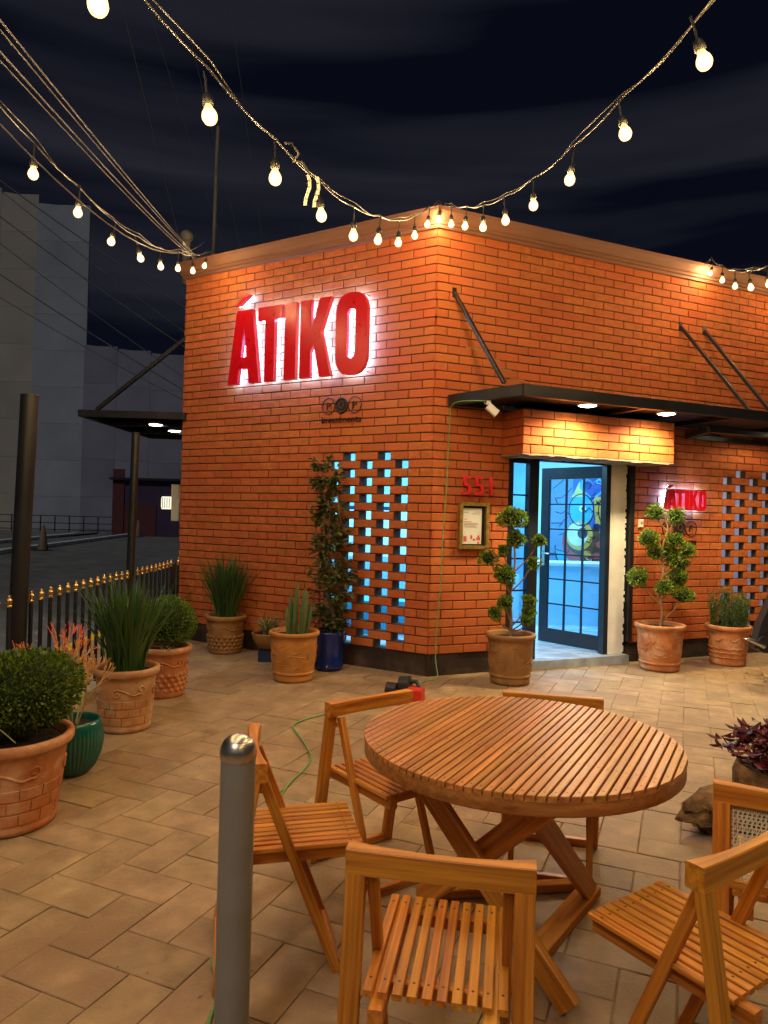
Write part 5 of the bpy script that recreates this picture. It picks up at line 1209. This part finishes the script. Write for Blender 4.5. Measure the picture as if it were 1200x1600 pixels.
# 9, 10 topiaries (x, y in metres across the picture plane, from the pot centre)
def topiary(label, loc, mat, relief, rt, rb, h, trunk, balls, seed, s, lean=(1, 0)):
    t, rr = potted('potted_topiary', label, 'potted plant', loc, rt, rb, h, mat, relief, seed, belly=.006, rim=.045)
    b = MB(); tr = smooth_path(trunk); b.tube(tr, [.016 - .008 * i / len(tr) for i in range(len(tr))], 8)
    for (x, z, r) in balls:
        r *= .88; c = Vector((x, random.uniform(-.08, .08), z)); zb = max(h + .03, z - .18 - abs(x) * .5)
        p = min(tr, key=lambda v: abs(v.z - zb)); m_ = p.lerp(c, .6) - Vector((0, 0, .04))
        b.tube(smooth_path([p, m_, c], 4), [.008, .0078, .0075, .007, .0068, .0065, .006, .0055, .005], 6)
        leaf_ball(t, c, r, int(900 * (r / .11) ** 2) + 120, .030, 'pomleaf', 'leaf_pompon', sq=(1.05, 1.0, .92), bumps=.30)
    b.build('trunk', 'bark', t); return t
topiary('pompon topiary in brown terracotta pot left of the entrance door', (1.275, 6.98, 0), 'terra_brown', 'figure', .240, .188, .485, [(.0, 0, .42), (.0, 0, .62), (-.01, .02, .85), (.015, 0, 1.05), (.02, 0, 1.25), (-.01, 0, 1.5)],
        [(-.005, 1.62, .138), (.03, 1.41, .098), (.245, 1.40, .062), (-.245, 1.215, .075), (-.075, 1.055, .10), (.205, 1.17, .058), (-.09, 1.29, .05), (-.065, .785, .068), (.185, .80, .068), (.175, .685, .062), (.155, .60, .042), (-.17, .68, .056)], 9, 1)
topiary('pompon topiary in orange terracotta pot right of the entrance door', (3.06, 7.80, 0), 'terra', 'figure', .262, .200, .50, [(.0, 0, .44), (.02, 0, .62), (-.02, .02, .85), (.02, 0, 1.05), (.0, 0, 1.3), (.06, 0, 1.55), (-.03, 0, 1.72)],
        [(-.065, 1.725, .082), (.145, 1.685, .090), (-.165, 1.43, .100), (.13, 1.42, .080), (-.065, 1.275, .082), (.105, 1.275, .098), (.25, 1.305, .084), (.195, 1.17, .098), (.175, 1.01, .112), (.02, .895, .075), (.22, .815, .105), (-.265, 1.00, .098)], 10, 1)
# 11 rosemary
t, rr = potted('potted_rosemary', 'upright rosemary bush in terracotta pot below the right lattice', 'potted plant', (3.99, 8.17, 0), .245, .185, .455, 'terra', 'waves', 11)
b = MB()
for i in range(190):
    a = random.uniform(0, 6.28); r_ = .20 * math.sqrt(random.random()); p = Vector((r_ * math.cos(a), r_ * math.sin(a), .42)); h_ = random.uniform(.28, .50) * (1.08 - r_ * 1.6); d = Vector((r_ * math.cos(a) * .5, r_ * math.sin(a) * .5, 1)).normalized()
    for k in range(34):
        q = p + d * h_ * (k / 34); leaf_quad(b, q, rv() * .8 + Vector((0, 0, .9)), rv(), .030, .008)
stuff(b.build('needles', 'rosemary', t)); b = MB(); b.ico((0, 0, .46), .10, 2, sq=(1, 1, .9), jit=.1); b.build('shade_core', 'darkcore', t)  # the small dark ball among the needles is painted shade
# 12 purple plant in a hollow log with a stone beside
random.seed(12); t = thing('purple_leaf_plant', 'dark purple leafed plant behind the cane backed chair', 'potted plant', (2.27, 4.15, 0), 0, 'potted plants on the patio')
b = MB(); b.lathe([(.0001, 0), (.15, 0), (.17, .05), (.18, .15), (.165, .2), (.15, .2), (.14, .16)], 24, fn=lambda r, z, a: r * (1 + .06 * math.sin(a * 3 + z * 9))); b.build('pot', 'rock', t); soil(t, .145, .17)
b = MB(); sb = MB()
for i in range(34):
    a = random.uniform(0, 6.28); r_ = random.uniform(.02, .26); z = .48 - r_ * .9 * random.uniform(.6, 1.1); e = Vector((r_ * math.cos(a), r_ * math.sin(a), max(.22, z))); sb.tube([(e.x * .2, e.y * .2, .17), (e.x * .7, e.y * .7, e.z * .7), e], .004, 5)
    for k in range(9):
        a2 = random.uniform(0, 6.28); d = Vector((math.cos(a2), math.sin(a2), random.uniform(-.3, .5))); l = random.uniform(.06, .10); s_ = Vector((-d.y, d.x, 0)).normalized(); w = l * .42
        p = e - Vector((0, 0, random.uniform(0, .07))); d.normalize(); u_ = s_.cross(d)
        b.add([p, p + d * l * .35 + s_ * w * .5 + u_ * .008, p + d * l * .7 + s_ * w * .38 + u_ * .004, p + d * l - u_ * .012, p + d * l * .7 - s_ * w * .38 + u_ * .004, p + d * l * .35 - s_ * w * .5 + u_ * .008, p + d * l * .5 - u_ * .006], [(0, 1, 6), (1, 2, 6), (2, 3, 6), (3, 4, 6), (4, 5, 6), (5, 0, 6)], 0, False)
stuff(b.build('crown', 'coleus', t)); sb.build('stems', 'coleus', t)
random.seed(13); b = MB(); b.ico((0, 0, 0), 1.0, 3)
from mathutils import noise as mn
b.v = [(x * .26 * (1 + .7 * mn.noise(Vector((x * 2.4, y * 2.4, z * 2.4)))), y * .13 * (1 + .9 * mn.noise(Vector((x * 3, y * 3 + 5, z * 3)))), .11 + z * .12 * (1 + .4 * mn.noise(Vector((x * 2.5 + 9, y * 2, z * 2))))) for x, y, z in b.v]
b.v = [(x, y, max(z, .002)) for x, y, z in b.v]
o = b.build('driftwood_stone', 'rock'); o.location = (1.86, 3.74, 0); o.rotation_euler = (0, 0, R_(20)); tag(o, 'brown weathered driftwood lump on paving left of the purple plant', 'driftwood')
# debris swept by the right edge
random.seed(14); b = MB()
for i in range(260):
    r_ = abs(random.gauss(0, .16)); a = random.uniform(0, 6.28); p = Vector((4.10 + r_ * 1.5 * math.cos(a), 7.35 + r_ * 1.6 * math.sin(a), random.uniform(.004, .035 * max(.2, 1 - r_ * 3)))); d = rv(); d.z *= .25; leaf_quad(b, p, d, Vector((0, 0, 1)), random.uniform(.015, .07), random.uniform(.006, .016))
stuff(tag(b.build('swept_debris', 'debris'), 'small heap of dark dry debris on the paving at the right edge', 'debris'))
b = MB()
for i in range(150):
    x, y_ = random.uniform(-1.6, 4.0), random.uniform(2.2, 7.0); d = rv(); d.z *= .1
    leaf_quad(b, Vector((x, y_, .004)), d, Vector((0, 0, 1)), random.uniform(.006, .026), random.uniform(.004, .010))
stuff(tag(b.build('paving_litter', 'debris'), 'tiny dark specks of litter scattered over the paving', 'litter'))
# dark equipment at the right edge
t = thing('equipment_stand', 'black leaning equipment stand with silver lever at the right edge', 'equipment', (3.98, 7.25, 0))
b = MB(); b.prism([(-.20, .36), (.05, .36), (.20, .98), (.02, .98), (-.13, .62)], -.06, .06); b.build('upright', 'toolblack', t, fix=True)
b = MB(); b.tube([(-.10, -.09, .40), (-.10, .09, .40)], .085, 20); b.tube([(.1, -.05, .40), (.1, .05, .40)], .06, 20); b.build('drum', 'toolblack', t)
b = MB(); b.tube([(-.12, -.10, .385), (-.22, -.10, .43), (-.29, -.10, .455)], [.026, .022, .016], 12); b.tube([(-.29, -.10, .455), (-.335, -.10, .455)], .010, 10); b.build('lever', 'steel', t)
b = MB(); b.tube([(.05, 0, .40), (.30, 0, .30), (.42, 0, .02)], .03, 10); b.box((.30, -.3, 0), (.75, .3, .03)); b.build('foot', 'toolblack', t)
